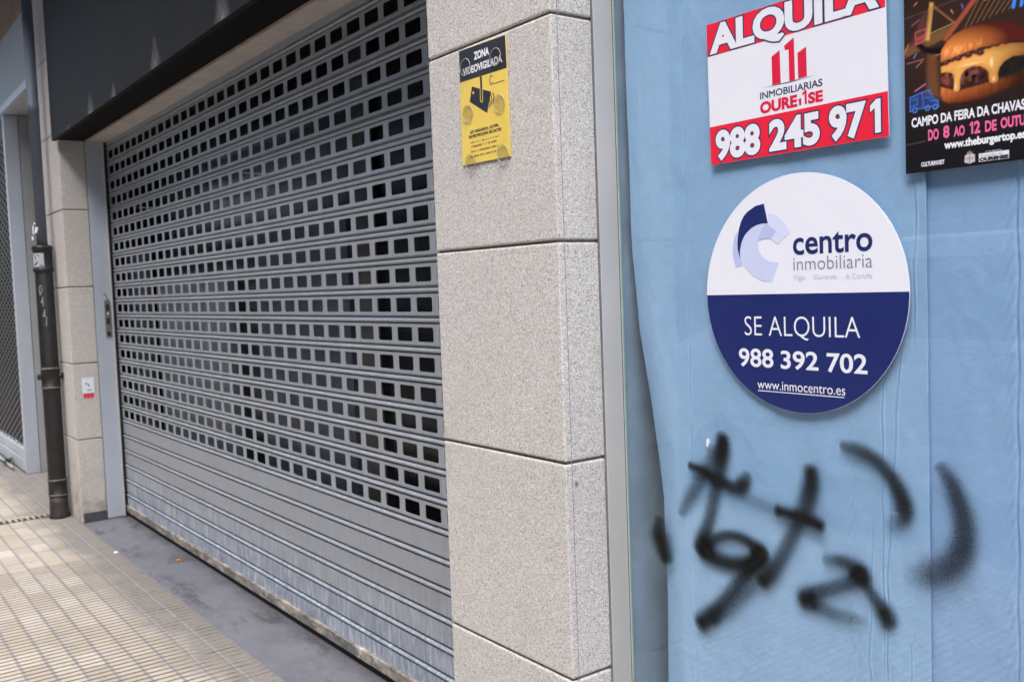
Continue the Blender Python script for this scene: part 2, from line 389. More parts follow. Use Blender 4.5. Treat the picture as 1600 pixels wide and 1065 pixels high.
_tc = {}
def text_mesh(body, bold=0.0, off=0.0, spacing=1.0):
    c = bpy.data.curves.new('lettering', 'FONT'); c.body = body; c.offset = off; c.resolution_u = 4; c.space_character = spacing
    if bold > 0: c.bevel_depth = bold; c.bevel_resolution = 1
    o = bpy.data.objects.new('lettering', c); COL.objects.link(o)
    dg = bpy.context.evaluated_depsgraph_get(); me = bpy.data.meshes.new_from_object(o.evaluated_get(dg))
    bpy.data.objects.remove(o); bpy.data.curves.remove(c); me.materials.clear(); return me
def capinfo(ch, off=0.0):
    if (ch, off) not in _tc:
        me = text_mesh(ch, 0, off); z = [v.co.y for v in me.vertices]; _tc[(ch, off)] = (min(z), max(z))
    return _tc[(ch, off)]
def text(body, x0, x1, z0, z1, y, mat, parent, bold=0.0, off=0.0, ref='H', outline=None, spacing=1.0, name='lettering', top_end=None):
    """lettering on a facade-parallel plane: x0..x1 its full width, z0 baseline, z1 the top of letter ref; outline = (width, material)"""
    base = text_mesh(body, 0, off, spacing); xs = [v.co.x for v in base.vertices]
    lo, hi = capinfo(ref, off)
    sx = (x1 - x0) / (max(xs) - min(xs)); sz = (z1 - z0) / (hi - lo); mx = min(xs)
    def put(me, yy):
        zs = [v.co.z for v in me.vertices]; zr = max(1e-9, max(zs) - min(zs)); zt = max(zs)
        for p_ in me.polygons: p_.use_smooth = False
        for v in me.vertices:
            p = v.co.copy(); v.co = (x0 + (p.x - mx)*sx, yy + (zt - p.z)/zr*.0001, z0 + (p.y - lo)*sz)
        return me
    # letters thickened by bold (in metres on the sign)
    s = (sx + sz) / 2
    me = text_mesh(body, bold / s, off, spacing) if bold > 0 else base
    if outline:
        mo = text_mesh(body, (bold + outline[0]) / s, off, spacing)
        obj('lettering_outline', put(mo, y + .00015), outline[1], parent)
    return obj(name, put(me, y), mat, parent)

# ------------------------------------------------------------------ ground
Xf, Ys, Yg = -5.521, .320, .200
bm = B(); box(bm, -60, 60, -60, 30, -.6, -.125); tag(obj('road', bm, M['asphalt']), kind='structure')
bm = B(); box(bm, -22, 8, -3.2, -.001, -.12, 0); box(bm, -22, Xf, -.001, .9, -.12, -.0005)
tag(obj('pavement', bm, M['pave']), kind='structure')
bm = B(); box(bm, -22, 8, -3.36, -3.204, -.12, .004, .01); tag(obj('kerb', bm, M['skirting']), kind='structure')
bm = B(); box(bm, Xf + .001, 8, .001, 1.2, -.12, -.001); tag(obj('threshold', bm, M['slab']), kind='structure')

# ------------------------------------------------------------------ building mass above the shops
bm = B(); box(bm, -24, 8, .022, 8, 3.96, 15); box(bm, -22, -.3, -.85, .02, 4.55, 4.75); box(bm, Xf - .0, 8, .36, 8, 2.762, 3.958)  # includes an unseen balcony slab added to darken the shutter top
tag(obj('upper_building', bm, M['stone_upper'], origin=(0, .02, 2.76)), 'brown stone upper storeys of the building above the shop fronts, with an added unseen balcony slab', 'building')
bm = B(); box(bm, -24, Xf - .58, .9, 8, -.1, 3.955); box(bm, Xf - .58, 8, 2.4, 8, -.1, 2.76); box(bm, Xf - .575, Xf - .32, .36, 2.395, 0, 3.955); box(bm, -.42, -.14, .36, 2.395, 0, 2.758)
box(bm, Xf - .1, -.43, .365, 2.39, 2.70, 2.755)
tag(obj('shop_interior', bm, M['dark']), kind='structure')

# pillars: stacked granite blocks with open joints round a mortar core
JZ = [1.704 + .5505 * k for k in range(-3, 6)]
def pillar(name, label, x0, x1, y1, top, mat, bev):
    t = thing(name, label, 'pillar', (x1, 0, 0))
    zs = [0.0] + [z for z in JZ if .1 < z < top - .05] + [top]
    bm = B()
    for a, b in zip(zs, zs[1:]):
        box(bm, x0, x1, 0, y1, a + (.0035 if a else 0), b - .0035, bev)
    obj('stone_blocks', bm, mat, t)
    bm = B(); box(bm, x0 + .006, x1 - .006, .007, y1 - .004, .01, top - .005); obj('mortar_core', bm, M['mortar'], t)
    return t
near = pillar('stone_pillar', 'speckled granite pillar between the roller shutter and the blue papered window', -.5606, 0, .1318, 3.3, M['granite'], .005)
far = pillar('stone_pillar', 'weathered granite pillar behind the black drainpipe, left of the shutter', Xf - .575, Xf, .1745, 3.955, M['granite_far'], .006)
bm = B(); box(bm, -.5606, -.002, .136, .36, 0, 3.3); obj('backing', bm, M['mortar'], near)
bm = B(); box(bm, Xf - .575, Xf - .12, .178, .36, 0, 3.955); obj('backing', bm, M['mortar'], far)
bm = B(); box(bm, Xf - .003, Xf + .006, .013, .172, .001, .07, .002); obj('skirting', bm, M['skirting'], far)
# mortar line that masks the corner joint of the near pillar's cladding
bm = B(); box(bm, -.0008, .0010, .0200, .0212, 0, 3.3); obj('corner_joint', bm, M['joint_grey'], near)
# small chip on the side face
bm = B(); lathe(bm, .0008, .033, [(.003, 1.095), (.005, 1.10), (.003, 1.105)], 10)
for v in bm.verts: v.co.x = max(-.001, min(.0016, v.co.x))
obj('chip', bm, M['mortar'], near)

# black fascia panel over the shutter
t = thing('fascia_panel', 'black sign fascia with pale drip stains above the roller shutter', 'fascia', (-3, -.04, 2.73))
bm = B(); box(bm, Xf + .002, -.565, -.04, -.012, 2.732, 4.4, .003); box(bm, Xf + .001, -.565, -.0118, .35, 2.81, 3.95); obj('panel', bm, M['fascia'], t)
bm = B(); box(bm, Xf + .002, -.565, -.0118, .170, 2.742, 2.808); obj('underside', bm, M['black_soffit'], t)
bm = B(); box(bm, Xf + .002, -.565, .1705, .186, 2.738, 2.8075); obj('trim', bm, M['brown_edge'], t)
def drip(bm, lay, x, w_, h):
    n = 7
    rows = []
    for j in range(9):
        f = j / 8; hw = w_ * 1.35 * (1 - f) ** .75 / 2 + .001
        row = []
        for i in range(n):
            u = i / (n-1) * 2 - 1
            v = bm.verts.new((x + u * hw + .008 * f, -.0405, 2.7345 + h * f)); v[lay] = max(0, (1 - u*u)) ** 1.5 * (1 - f) ** 1.0 * .75; row.append(v)
        rows.append(row)
    for a, b in zip(rows, rows[1:]):
        for i in range(n-1): bm.faces.new((a[i], a[i+1], b[i+1], b[i]))
for x, w_, h in ((-4.98, .07, .05), (-4.36, .16, .135), (-3.82, .10, .10), (-3.02, .15, .17), (-2.08, .16, .19), (-1.70, .14, .18), (-1.35, .12, .12)):
    bm = B(); lay = bm.verts.layers.float.new('paint'); drip(bm, lay, x, w_, h); obj('drip_stain', bm, M['drip'], t)

bm = B(); box(bm, Xf + .001, -.565, .188, .34, 2.744, 2.80)
tag(obj('soffit', bm, M['soffit_pale']), 'pale painted soffit strip between the black fascia and the shutter top', 'soffit')

# metal jamb and guide at the left of the shutter, with the key switch
t = thing('shutter_jamb', 'grey painted metal jamb at the left side of the roller shutter', 'jamb', (Xf, .25, 0))
bm = B(); box(bm, Xf - .11, Xf + .004, .1775, .3335, .006, 2.743, .003); obj('jamb_cover', bm, M['alu_blue'], t)
bm = B(); box(bm, Xf + .0045, Xf + .03, .286, .296, .01, 2.742, .001); obj('guide_lip', bm, M['alu'], t)
bm = B(); box(bm, Xf + .0045, Xf + .012, .2965, .3335, .01, 2.742); obj('guide_slot', bm, M['dark'], t)
t = thing('key_switch', 'narrow steel key switch plate on the grey shutter jamb', 'switch', (Xf + .005, .262, 1.46))
bm = B(); box(bm, Xf + .0043, Xf + .014, .240, .280, 1.335, 1.60, .003); obj('plate', bm, M['keybox'], t)
for a, b in ((1.525, 1.572), (1.425, 1.472), (1.342, 1.372)):
    bm = B(); box(bm, Xf + .0142, Xf + .0165, .249, .271, a, b, .001); obj('keyhole', bm, M['dark'], t)
bm = B(); tube(bm, [(Xf + .016, .26, 1.505), (Xf + .022, .26, 1.505)], .007, 10); obj('lock_button', bm, M['white'], t)
bm = B(); tube(bm, [(Xf + .008, .262, 1.60), (Xf + .012, .262, 1.625), (Xf + .010, .25, 1.645), (Xf + .006, .235, 1.65)], .003, 6); obj('wire', bm, M['keybox'], t)

# ------------------------------------------------------------------ roller shutter
X0h, PX, Z0h, PZ = -5.4026, .1512, .7700, .1103
XL, XR = Xf + .006, -.46
sh = thing('roller_shutter', 'perforated grey metal roller shutter closed over the shop entrance', 'shutter', (-3, Ys, 0))
PROF = [(.0, .0388), (.0, -.0385), (.011, -.0455), (.0115, -.0495), (-.001, -.0520), (-.0045, -.0560), (-.0045, -.0610), (-.001, -.0650), (.006, -.0668), (.018, -.0670), (.018, -.0712)]
def slat_strip(bm, zc, pts):
    a = [bm.verts.new((XL, Ys + y, zc + z)) for y, z in pts]; b = [bm.verts.new((XR, Ys + y, zc + z)) for y, z in pts]
    for i in range(len(pts)-1): bm.faces.new((a[i], a[i+1], b[i+1], b[i]))
def perforated(bm, zc):
    slat_strip(bm, zc, PROF[1:] + [(.0, .0388 - PZ)])
    hw, hh, rc = .0552, .0268, .0075
    zt, zb = zc + .0388, zc - .0385
    f = lambda x, z, y=0.0: bm.verts.new((x, Ys + y, z))
    bm.faces.new([f(XL, zb), f(X0h - PX/2, zb), f(X0h - PX/2, zt), f(XL, zt)])
    for n in range(33):
        xc = X0h + n * PX; x0, x1 = xc - PX/2, xc + PX/2
        if x1 > XR: break
        inner = []
        for cx, cz, a0 in ((xc+hw-rc, zc+hh-rc, 0), (xc-hw+rc, zc+hh-rc, 90), (xc-hw+rc, zc-hh+rc, 180), (xc+hw-rc, zc-hh+rc, 270)):
            for k in range(4): inner.append((cx + rc*math.cos(R(a0 + 30*k)), cz + rc*math.sin(R(a0 + 30*k))))
        iv = [f(*p) for p in inner]; bv = [f(p[0], p[1], .0022) for p in inner]
        c = [f(x1, zt), f(x0, zt), f(x0, zb), f(x1, zb)]
        for q in range(4):
            i = q*4
            for k in range(3): bm.faces.new((c[q], iv[i+k+1], iv[i+k]))
            bm.faces.new((c[q], c[(q+1) % 4], iv[(i+4) % 16], iv[i+3]))
        for k in range(16): bm.faces.new((iv[k], iv[(k+1) % 16], bv[(k+1) % 16], bv[k]))
bm = B()
for i in range(0, 18): perforated(bm, Z0h + i * PZ)
slat_strip(bm, Z0h + 18 * PZ, PROF + [(.0, .0388 - PZ)])
bmesh.ops.remove_doubles(bm, verts=bm.verts, dist=1e-5)
obj('perforated_slats', bm, M['galv'], sh)
bm = B()
for i in range(-6, 0): slat_strip(bm, Z0h + i * PZ, PROF + [(.0, .0388 - PZ)])
obj('solid_slats', bm, M['galv_low'], sh)
bm = B(); box(bm, XL, XR, Ys - .014, Ys + .03, .036, .084, .004); obj('bottom_rail', bm, M['rail'], sh)
bm = B(); box(bm, XL + .01, XR, Ys + .004, Ys + .028, -.0005, .0355); obj('floor_gap_shade', bm, M['dark'], sh)  # black strip painting the shade under the bottom rail
# thin loose threads caught on the slats
for nm, pts, lb in (('thread', [(-2.845, 2.213), (-2.69, 2.192), (-2.535, 2.171), (-2.5465, 2.088)], 'thin white thread snagged on the upper shutter slats, nearer the pillar'), ('thread', [(-4.75, 2.205), (-4.50, 2.185), (-4.306, 2.165), (-4.329, 2.115)], 'thin white thread snagged on the upper shutter slats, nearer the drainpipe')):
    bm = B(); tube(bm, [(x, Ys - .008, z) for x, z in pts], .0022, 5); tag(obj(nm, bm, M['alu_pale'], origin=(pts[0][0], Ys, pts[0][1])), lb, 'thread', 'threads on the shutter')

# dark shopfront standing behind the shutter
t = thing('shop_front', 'dark glazed shop front seen through the shutter perforations', 'shop front', (-3, .5, 0))
bm = B(); box(bm, Xf - .3, -.43, .53, .56, 0, 2.75); obj('glazing', bm, M['shop_dark'], t)
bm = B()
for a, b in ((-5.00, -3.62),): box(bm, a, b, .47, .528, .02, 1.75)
obj('reflection_panel', bm, M['street_reflection'], t)  # diffuse panels standing in for street reflections behind the perforations
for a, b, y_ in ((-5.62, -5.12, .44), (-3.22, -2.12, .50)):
    bm = B(); box(bm, a, b, y_, y_ + .028, .02, 1.95); obj('reflection_panel', bm, M['street_reflection2'], t)
bm = B(); box(bm, -2.05, -1.89, .49, .529, .02, 2.7); obj('post', bm, M['shop_post'], t)

# ------------------------------------------------------------------ display window
WX1, WZ0, WZ1 = 3.2, .10, 2.72
win = thing('display_window', 'large shop window lined with blue paper right of the granite pillar', 'window', (1.5, Yg, 0))
bm = B(); box(bm, .0045, WX1, Yg, Yg + .005, WZ0, WZ1); obj('glass_pane', bm, M['glass'], win)
bm = B(); box(bm, .0040, .0085, Yg - .001, Yg + .0058, WZ0, WZ1, .001); obj('glass_edge', bm, M['glass_edge'], win)
bm = B(); box(bm, -.03, .0035, .1355, Yg - .0015, 0, 3.0, .0012); obj('frame', bm, M['alu'], win)
bm = B(); box(bm, -.03, .0016, .1318, .1353, 0, 3.0); obj('sealant', bm, M['silicone'], win)
bm = B(); box(bm, .0036, WX1, Yg - .02, Yg + .03, 0, WZ0 - .002, .002); box(bm, .0036, WX1, Yg - .02, Yg + .03, WZ1 + .002, 3.0, .002); obj('rail', bm, M['alu'], win)
bm = B(); box(bm, -.13, .0034, Yg + .0064, 1.2, 0, 2.75); box(bm, -.13, WX1 + .1, 1.201, 1.25, 0, 2.75); box(bm, WX1, WX1 + .1, Yg + .036, 1.2, 0, 3.0); box(bm, -.13, WX1 + .1, Yg + .036, 1.25, 2.755, 2.85)
obj('side_lining', bm, M['reveal'], win)
bm = B(); box(bm, WX1 + .001, 8, .03, .35, 0, 3.95); tag(obj('end_wall', bm, M['granite'], origin=(5, .1, 0)), 'granite wall closing the shop front beyond the window', 'wall')
bm = B(); box(bm, .0, WX1, .03, .19, 3.001, 3.95); tag(obj('window_lintel', bm, M['stone_upper'], origin=(1.5, .1, 3.0)), 'brown stone lintel over the papered shop window', 'lintel')

# paper sheets behind the glass
edge_pts = [(-.2, .107), (.575, .107), (.851, .115), (1.048, .1115), (1.176, .094), (1.305, .072), (1.467, .044), (1.663, .033), (1.92, .0345), (2.10, .031), (2.305, .031), (3.0, .031)]
ez = np.array([p[0] for p in edge_pts]); ex = np.array([p[1] for p in edge_pts])
def vnoise(x, z, sx, sz, seed):
    r_ = np.random.default_rng(seed); G = r_.standard_normal((64, 64))
    u = (x / sx) % 63; v = (z / sz) % 63
    i = u.astype(int); j = v.astype(int); f = u - i; g = v - j
    f = f*f*(3-2*f); g = g*g*(3-2*g)
    return (G[i, j]*(1-f) + G[i+1, j]*f)*(1-g) + (G[i, j+1]*(1-f) + G[i+1, j+1]*f)*g
def crease(x, z, pts, wd, amp, zr=None):
    zz = np.array([p[0] for p in pts]); xx = np.array([p[1] for p in pts])
    c = np.interp(z, zz, xx) + .0015*np.sin(z*37 + pts[0][1]*50)
    d = (x - c) / wd
    a = amp * np.exp(-d*d) - .6*amp*np.exp(-(d - 1.6)**2)
    if zr is not None: a = a * np.clip((z - zr[0]) / .08, 0, 1) * np.clip((zr[1] - z) / .08, 0, 1)
    return a
def sheet(name, xl, xr, z0, z1, depth, mat, label, left_edge=False, seed=1, extra=0):
    nx, nz = int((xr - xl) / .0019), int((z1 - z0) / .0105)
    X, Z = np.meshgrid(np.linspace(0, 1, nx), np.linspace(z0, z1, nz))
    L = np.interp(Z, ez, ex) if left_edge else xl + .0009*np.sin(Z*9) + 0*Z
    x = L + (xr - L) * X
    d = .0014*vnoise(x+5, Z+5, .16, .5, seed) + .0008*vnoise(x+5, Z+5, .05, .12, seed+1) + .0003*vnoise(x+5, Z+5, .018, .03, seed+2)
    if left_edge:
        s = np.clip((L + .085 - x) / .085, 0, 1); curl = .022 * s**1.8 * np.clip((1.9 - Z) / .6, .25, 1)
        d = d + curl
        d += crease(x, Z, [(.3, .226), (3, .232)], .0016, .0030)
        d += crease(x, Z, [(.4, .735), (1.0, .745), (1.45, .775)], .0016, .0050, (.3, 1.45))
        d += crease(x, Z, [(.4, .742), (.8, .70), (1.02, .71)], .0016, .0050, (.3, 1.10))
        d += crease(x, Z, [(1.3, .735), (1.9, .76), (2.4, .78)], .0016, .0050, (.8, 1.40))
        d += crease(x, Z, [(1.2, .795), (1.8, .812)], .002, .0035, (1.45, 1.80))
        d += crease(x, Z, [(.4, .795), (.86, .79), (.93, .815)], .0016, .0028, (.2, .94))
    else:
        d += crease(x, Z, [(.3, .99), (3, 1.0)], .003, .0025)
        d += .0016*np.sin((x*1.1 + Z*1.0)*420) * np.exp(-((x - .985)/.012)**2)
        d += crease(x, Z, [(.3, 1.3), (3, 1.32)], .003, .003)
    if left_edge: d += .0011*np.sin((x*1.1 + Z*1.0)*430) * np.exp(-((x - .665)/.011)**2)
    ymin = Yg + .0060
    y = np.maximum(Yg + depth + d, ymin)
    v = np.stack([x, y, Z], -1).reshape(-1, 3)
    i, j = np.meshgrid(np.arange(nx-1), np.arange(nz-1)); a = (j*nx + i).ravel()
    me = bpy.data.meshes.new(name); me.from_pydata(v.tolist(), [], np.stack([a, a+1, a+nx+1, a+nx], -1).tolist())
    o = obj(name, me, mat, None, True, origin=(xl + .3, Yg + depth, z0))
    sm = o.modifiers.new('thick', 'SOLIDIFY'); sm.thickness = .0006; sm.offset = 1
    return tag(o, label, 'paper', 'blue paper sheets in the window')
sheet('paper_sheet', .03, .833, .11, 2.70, .0090, M['paper'], 'blue paper sheet with a curled left edge behind the round sign', True, 11)
sheet('paper_sheet', .822, 1.72, .11, 2.70, .0180, M['paper2'], 'darker blue paper sheet below the black poster, tucked behind its neighbour', False, 31)
sheet('paper_sheet', 1.70, WX1 - .02, .11, 2.70, .0250, M['paper'], 'blue paper sheet at the far right end of the shop window', False, 51)

# ------------------------------------------------------------------ sign: red and white letting notice
def sign(name, label, cat, x, y, z): return thing(name, label, cat, (x, y, z))
YS = Yg - .0004
t = sign('letting_sign', 'red and white ALQUILA letting sign with phone number on the window', 'sign', .541, YS, 1.857)
f = YS - .0016
bm = B(); plate(bm, [(.3165, 2.1725), (.3205, 1.857), (.7660, 1.857), (.7620, 2.1725)], f, .0012); obj('board', bm, M['white'], t)
bm = B(); plate(bm, [(.3167, 2.1723), (.3172, 2.1005), (.7612, 2.1005), (.7618, 2.1723)], f - .0002); plate(bm, [(.3194, 1.9426), (.3207, 1.8572), (.7658, 1.8572), (.7644, 1.9426)], f - .0002); obj('red_bands', bm, M['red'], t)
ol = (.0032, M['navy_ink'])
text('ALQUILA', .3315, .7415, 2.1080, 2.1640, f - .0006, M['white'], t, bold=.0044, outline=ol)
text('988', .3395, .4570, 1.8690, 1.9270, f - .0006, M['white'], t, bold=.0040, outline=ol)
text('245', .4885, .6080, 1.8690, 1.9270, f - .0006, M['white'], t, bold=.0040, outline=ol)
text('97', .6375, .7120, 1.8700, 1.9290, f - .0006, M['white'], t, bold=.0040, outline=ol)
one(.7265, .7490, 1.8675, 1.9320, f - .0006, M['white'], t, .0125, .0, ol)
bm = B()
plate(bm, [(.4952, 2.0637), (.5165, 2.0735), (.5176, 2.0042), (.4958, 2.0042)], f - .0002)
plate(bm, [(.5282, 2.0798), (.5526, 2.0914), (.5538, 2.0045), (.5395, 2.0045), (.5391, 2.0701), (.5300, 2.0697)], f - .0002)
plate(bm, [(.5611, 2.0577), (.5824, 2.0660), (.5831, 2.0060), (.5619, 2.0050)], f - .0002)
obj('logo_bars', bm, M['logo_red'], t)
bm = B(); plate(bm, [(.4752, 2.0032), (.54, 2.0015), (.6053, 2.0047), (.54, 2.0036)], f - .0003); obj('logo_line', bm, M['navy_ink'], t)
text('INMOBILIARIAS', .4632, .6195, 1.9802, 1.9940, f - .0003, M['navy_ink'], t, bold=.0004)
text('OURE', .4640, .5565, 1.9502, 1.9722, f - .0003, M['logo_red'], t, bold=.0017)
one(.5600, .5685, 1.9500, 1.9640, f - .0003, M['logo_red'], t, .0058)
one(.5712, .5818, 1.9502, 1.9790, f - .0003, M['logo_red'], t, .0050)
text('SE', .5865, .6190, 1.9505, 1.9705, f - .0003, M['logo_red'], t, bold=.0016)

# ------------------------------------------------------------------ sign: round estate agent board
t = sign('round_sign', 'round white and navy blue letting sign on the blue papered window', 'sign', .5513, YS, 1.305)
f = YS - .0022; cx, cz, rr = .5515, 1.5595, .2528
bm = B(); plate(bm, ell(cx, cz, rr, rr, 96), f, .0018); obj('disc', bm, M['white'], t)
bm = B(); a0 = math.degrees(math.asin((1.5603 - cz) / rr)); plate(bm, ell(cx, cz, rr - .0006, rr - .0006, 80, -180 - a0, a0), f - .0002); obj('navy_half', bm, M['navy'], t)
fi = f - .0004
cen = [(.4705, 1.7131), (.4554, 1.6947), (.4495, 1.6774), (.4507, 1.6576), (.4613, 1.6414), (.4779, 1.6309), (.5040, 1.6278), (.4852, 1.5873), (.4599, 1.5893), (.4330, 1.6010), (.4111, 1.6237), (.3989, 1.6412), (.3989, 1.6583), (.4037, 1.6761), (.4130, 1.6915), (.4335, 1.7070), (.4534, 1.7134)]
bm = B(); plate(bm, cen, fi); obj('logo_lower_arc', bm, M['lav1'], t)
bm = B(); plate(bm, [(.4775, 1.7345), (.4920, 1.7315), (.5041, 1.7250), (.5145, 1.7180), (.5224, 1.7093), (.5335, 1.6895), (.5015, 1.6665), (.4840, 1.6801), (.4987, 1.6947), (.4776, 1.7107)], fi); obj('logo_upper_arc', bm, M['lav3'], t)
bm = B(); plate(bm, [(.4704, 1.7112), (.4776, 1.7107), (.4987, 1.6947), (.4840, 1.6801), (.4672, 1.6812), (.4495, 1.6774), (.4554, 1.6947)], fi - .0002); obj('logo_overlap', bm, M['lav2'], t)
bm = B(); plate(bm, [(.3943, 1.7027), (.3860, 1.6920), (.3810, 1.6800), (.3781, 1.6533), (.3810, 1.6370), (.3867, 1.6206), (.4060, 1.6243), (.3989, 1.6412), (.3930, 1.6606), (.3925, 1.6800)], fi); obj('logo_tail', bm, M['lav2'], t)
bm = B(); plate(bm, [(.4675, 1.7562), (.4770, 1.7136), (.4632, 1.7143), (.4460, 1.7115), (.4335, 1.7070), (.4210, 1.6985), (.4130, 1.6915), (.4037, 1.6761), (.3989, 1.6583), (.3989, 1.6412), (.3930, 1.6606), (.3925, 1.6760), (.3939, 1.6887), (.3975, 1.7065), (.4038, 1.7221), (.4120, 1.7340), (.4220, 1.7425), (.4447, 1.7533)], fi - .0003); obj('logo_dark_arc', bm, M['navy'], t)
text('centro', .5420, .7265, 1.6430, 1.6753, fi, M['navy'], t, bold=.0012, ref='x')
text('inmobiliaria', .5412, .7270, 1.6095, 1.6272, fi, M['grey_ink'], t, off=-.008, ref='x')
text('Vigo', .5402, .5705, 1.5893, 1.6003, fi, M['pale_ink'], t); text('Ourense', .5905, .6460, 1.5893, 1.5993, fi, M['pale_ink'], t); text('A Coruña', .6664, .7264, 1.5880, 1.5985, fi, M['pale_ink'], t)
text('SE ALQUILA', .4070, .6975, 1.4700, 1.5115, fi, M['white'], t, off=-.010)
text('988', .3900, .4830, 1.4002, 1.4395, fi, M['white'], t, bold=.0011, ref='8'); text('392', .5045, .5975, 1.3998, 1.4375, fi, M['white'], t, bold=.0011, ref='8'); text('702', .6200, .7112, 1.3985, 1.4365, fi, M['white'], t, bold=.0011, ref='8')
text('www.inmocentro.es', .4395, .6615, 1.3520, 1.3655, fi, M['white'], t, ref='x')
bm = B(); rectp(bm, .4405, .6590, 1.3468, 1.3486, fi); obj('underline', bm, M['white'], t)

# ------------------------------------------------------------------ black food festival poster (printed picture painted into the sheet)
PX0, PX1, PZ0, PZ1 = .7995, 1.1500, 1.7815, 2.2800
t = sign('poster', 'black burger festival poster at the top right of the window', 'poster', .97, YS, PZ0)
f = YS - .0014
def poster_print():
    st = .0016
    nx, nz = int((PX1 - PX0)/st), int((PZ1 - PZ0)/st)
    X, Z = np.meshgrid(np.linspace(PX0, PX1, nx), np.linspace(PZ0, PZ1, nz))
    C = np.zeros((nz, nx, 3)); C[:] = (.010, .009, .011)
    def lay(mask, col):
        nonlocal C
        mask = np.clip(mask, 0, 1)[..., None]; C = C*(1-mask) + np.asarray(col)*mask
    def sm(d, wd=.0022): return np.clip(.5 - d/wd, 0, 1)
    def poly(pts):
        P = np.array(pts); ins = np.zeros(X.shape, bool); dist = np.full(X.shape, 9.0)
        for (x1, z1), (x2, z2) in zip(P, np.roll(P, -1, 0)):
            c = ((z1 > Z) != (z2 > Z)) & (X < (x2-x1)*(Z-z1)/(z2-z1+1e-12) + x1); ins ^= c
            tt = np.clip(((X-x1)*(x2-x1) + (Z-z1)*(z2-z1))/((x2-x1)**2 + (z2-z1)**2), 0, 1)
            dist = np.minimum(dist, np.hypot(X-x1-tt*(x2-x1), Z-z1-tt*(z2-z1)))
        return np.where(ins, -dist, dist)
    def seg(x1, z1, x2, z2, wd):
        tt = np.clip(((X-x1)*(x2-x1) + (Z-z1)*(z2-z1))/((x2-x1)**2 + (z2-z1)**2), 0, 1)
        return np.hypot(X-x1-tt*(x2-x1), Z-z1-tt*(z2-z1)) - wd/2
    def elp(cx, cz, rx, rz): return (np.hypot((X-cx)/rx, (Z-cz)/rz) - 1)*min(rx, rz)
    n1 = vnoise(X*1, Z*1, .02, .02, 5); n2 = vnoise(X, Z, .006, .006, 6); n3 = vnoise(X, Z, .004, .012, 8)
    lay(sm(elp(.92, 2.02, .17, .14), .12)*.55, (.055, .024, .014))
    lay(np.clip(n1*.1, 0, .3)*(Z > 1.90), (.06, .03, .03))
    # bridge
    lay(sm(poly([(.80, 2.012), (.85, 2.028), (.895, 2.036), (.89, 2.018), (.85, 2.008), (.80, 1.997)]), .006)*.85, (.20, .095, .035))
    lay(sm(poly([(.803, 2.00), (.835, 2.01), (.845, 2.07), (.835, 2.065)]), .01)*.6, (.16, .055, .045))
    for k in range(13): lay(sm(elp(.848 + k*.0042, 2.0295 + k*.0008, .0009, .0009), .002)*.8, (.85, .60, .30))
    lay(sm(poly([(.8505, 2.086), (.8575, 2.083), (.849, 2.018), (.8415, 2.020)]), .004), (.62, .36, .09))
    lay(sm(seg(.838, 2.02, .853, 2.075, .005), .005)*.6, (.25, .08, .05))
    lay(sm(seg(.857, 2.078, .895, 2.040, .003), .003)*.8, (.30, .14, .06))
    lay(sm(seg(.944, 2.082, .880, 2.014, .0085), .004)*.9, (.36, .085, .045))
    for k in range(8): lay(sm(seg(.915 + k*.011, 2.025 + k*.002, .950 + k*.012, 2.085, .0012), .002)*.55, (.40, .24, .10))
    lay(sm(poly([(.845, 1.998), (.862, 1.995), (.868, 1.91), (.842, 1.922)]), .01)*.8, (.17, .07, .03))
    a = np.hypot((X - .866)/1.15, (Z - 2.032)); lay(sm(np.abs(a - .036) - .005, .005)*(Z < 2.015)*(X < .90), (.006, .004, .005))
    lay(sm(np.abs(poly([(.822, 2.038), (.842, 2.041), (.842, 2.031), (.822, 2.026)])) - .0008, .002)*.8, (.70, .10, .12))
    lay(sm(np.abs(poly([(.822, 2.022), (.840, 2.027), (.840, 2.021), (.822, 2.016)])) - .0008, .002)*.8, (.70, .10, .16))
    for x1, z1, x2, z2, c in ((.815, 2.052, .830, 2.060, (.32, .12, .20)), (.823, 1.975, .835, 1.984, (.5, .2, .15)), (.820, 1.932, .840, 1.941, (.75, .25, .5)), (.818, 1.993, .823, 1.999, (.15, .35, .75)), (.805, 1.985, .838, 1.987, (.5, .12, .18)), (.800, 2.005, .808, 2.020, (.6, .28, .1)), (.890, 2.063, .894, 2.056, (.7, .3, .2)), (.910, 2.068, .912, 2.060, (.2, .2, .6)), (.86, 1.988, .875, 1.99, (.5, .2, .2)), (.952, 2.064, .955, 2.069, (.8, .4, .3)), (.94, 2.088, .96, 2.092, (.8, .25, .45)), (.82, 2.088, .826, 2.092, (.7, .3, .2))):
        lay(sm(seg(x1, z1, x2, z2, .0016), .002)*.85, c)
    # burger: lower bun, patty, lettuce gap, cheese, beans, upper bun
    d = poly([(.8705, 1.930), (.8700, 1.916), (.8735, 1.905), (.884, 1.8985), (.915, 1.896), (.948, 1.8965), (1.00, 1.9075), (1.03, 1.919), (1.03, 1.935), (.948, 1.921), (.90, 1.917)])
    sh_ = np.clip((Z - 1.897)/.030, 0, 1); e = np.clip((1.02 - X)/.15, .08, 1)[..., None]
    C0 = (np.array((.20, .035, .012))*(1-sh_[..., None]) + np.array((.72, .20, .055))*sh_[..., None])*e*(1 + .10*n3[..., None]); mk = sm(d, .004)[..., None]; C = C*(1-mk) + C0*mk
    d = poly([(.8700, 1.960), (.8705, 1.932), (.878, 1.927), (.96, 1.926), (1.02, 1.94), (1.03, 1.97), (.90, 1.972)])
    C0 = np.array((.045, .014, .012))*(1 + .9*np.clip(n2, -1, 2)[..., None]); mk = sm(d, .004)[..., None]; C = C*(1-mk) + C0*mk
    lay(sm(elp(.921, 1.941, .022, .0145), .008)*np.clip(.5 + .5*n2, 0, 1), (.24, .085, .06))
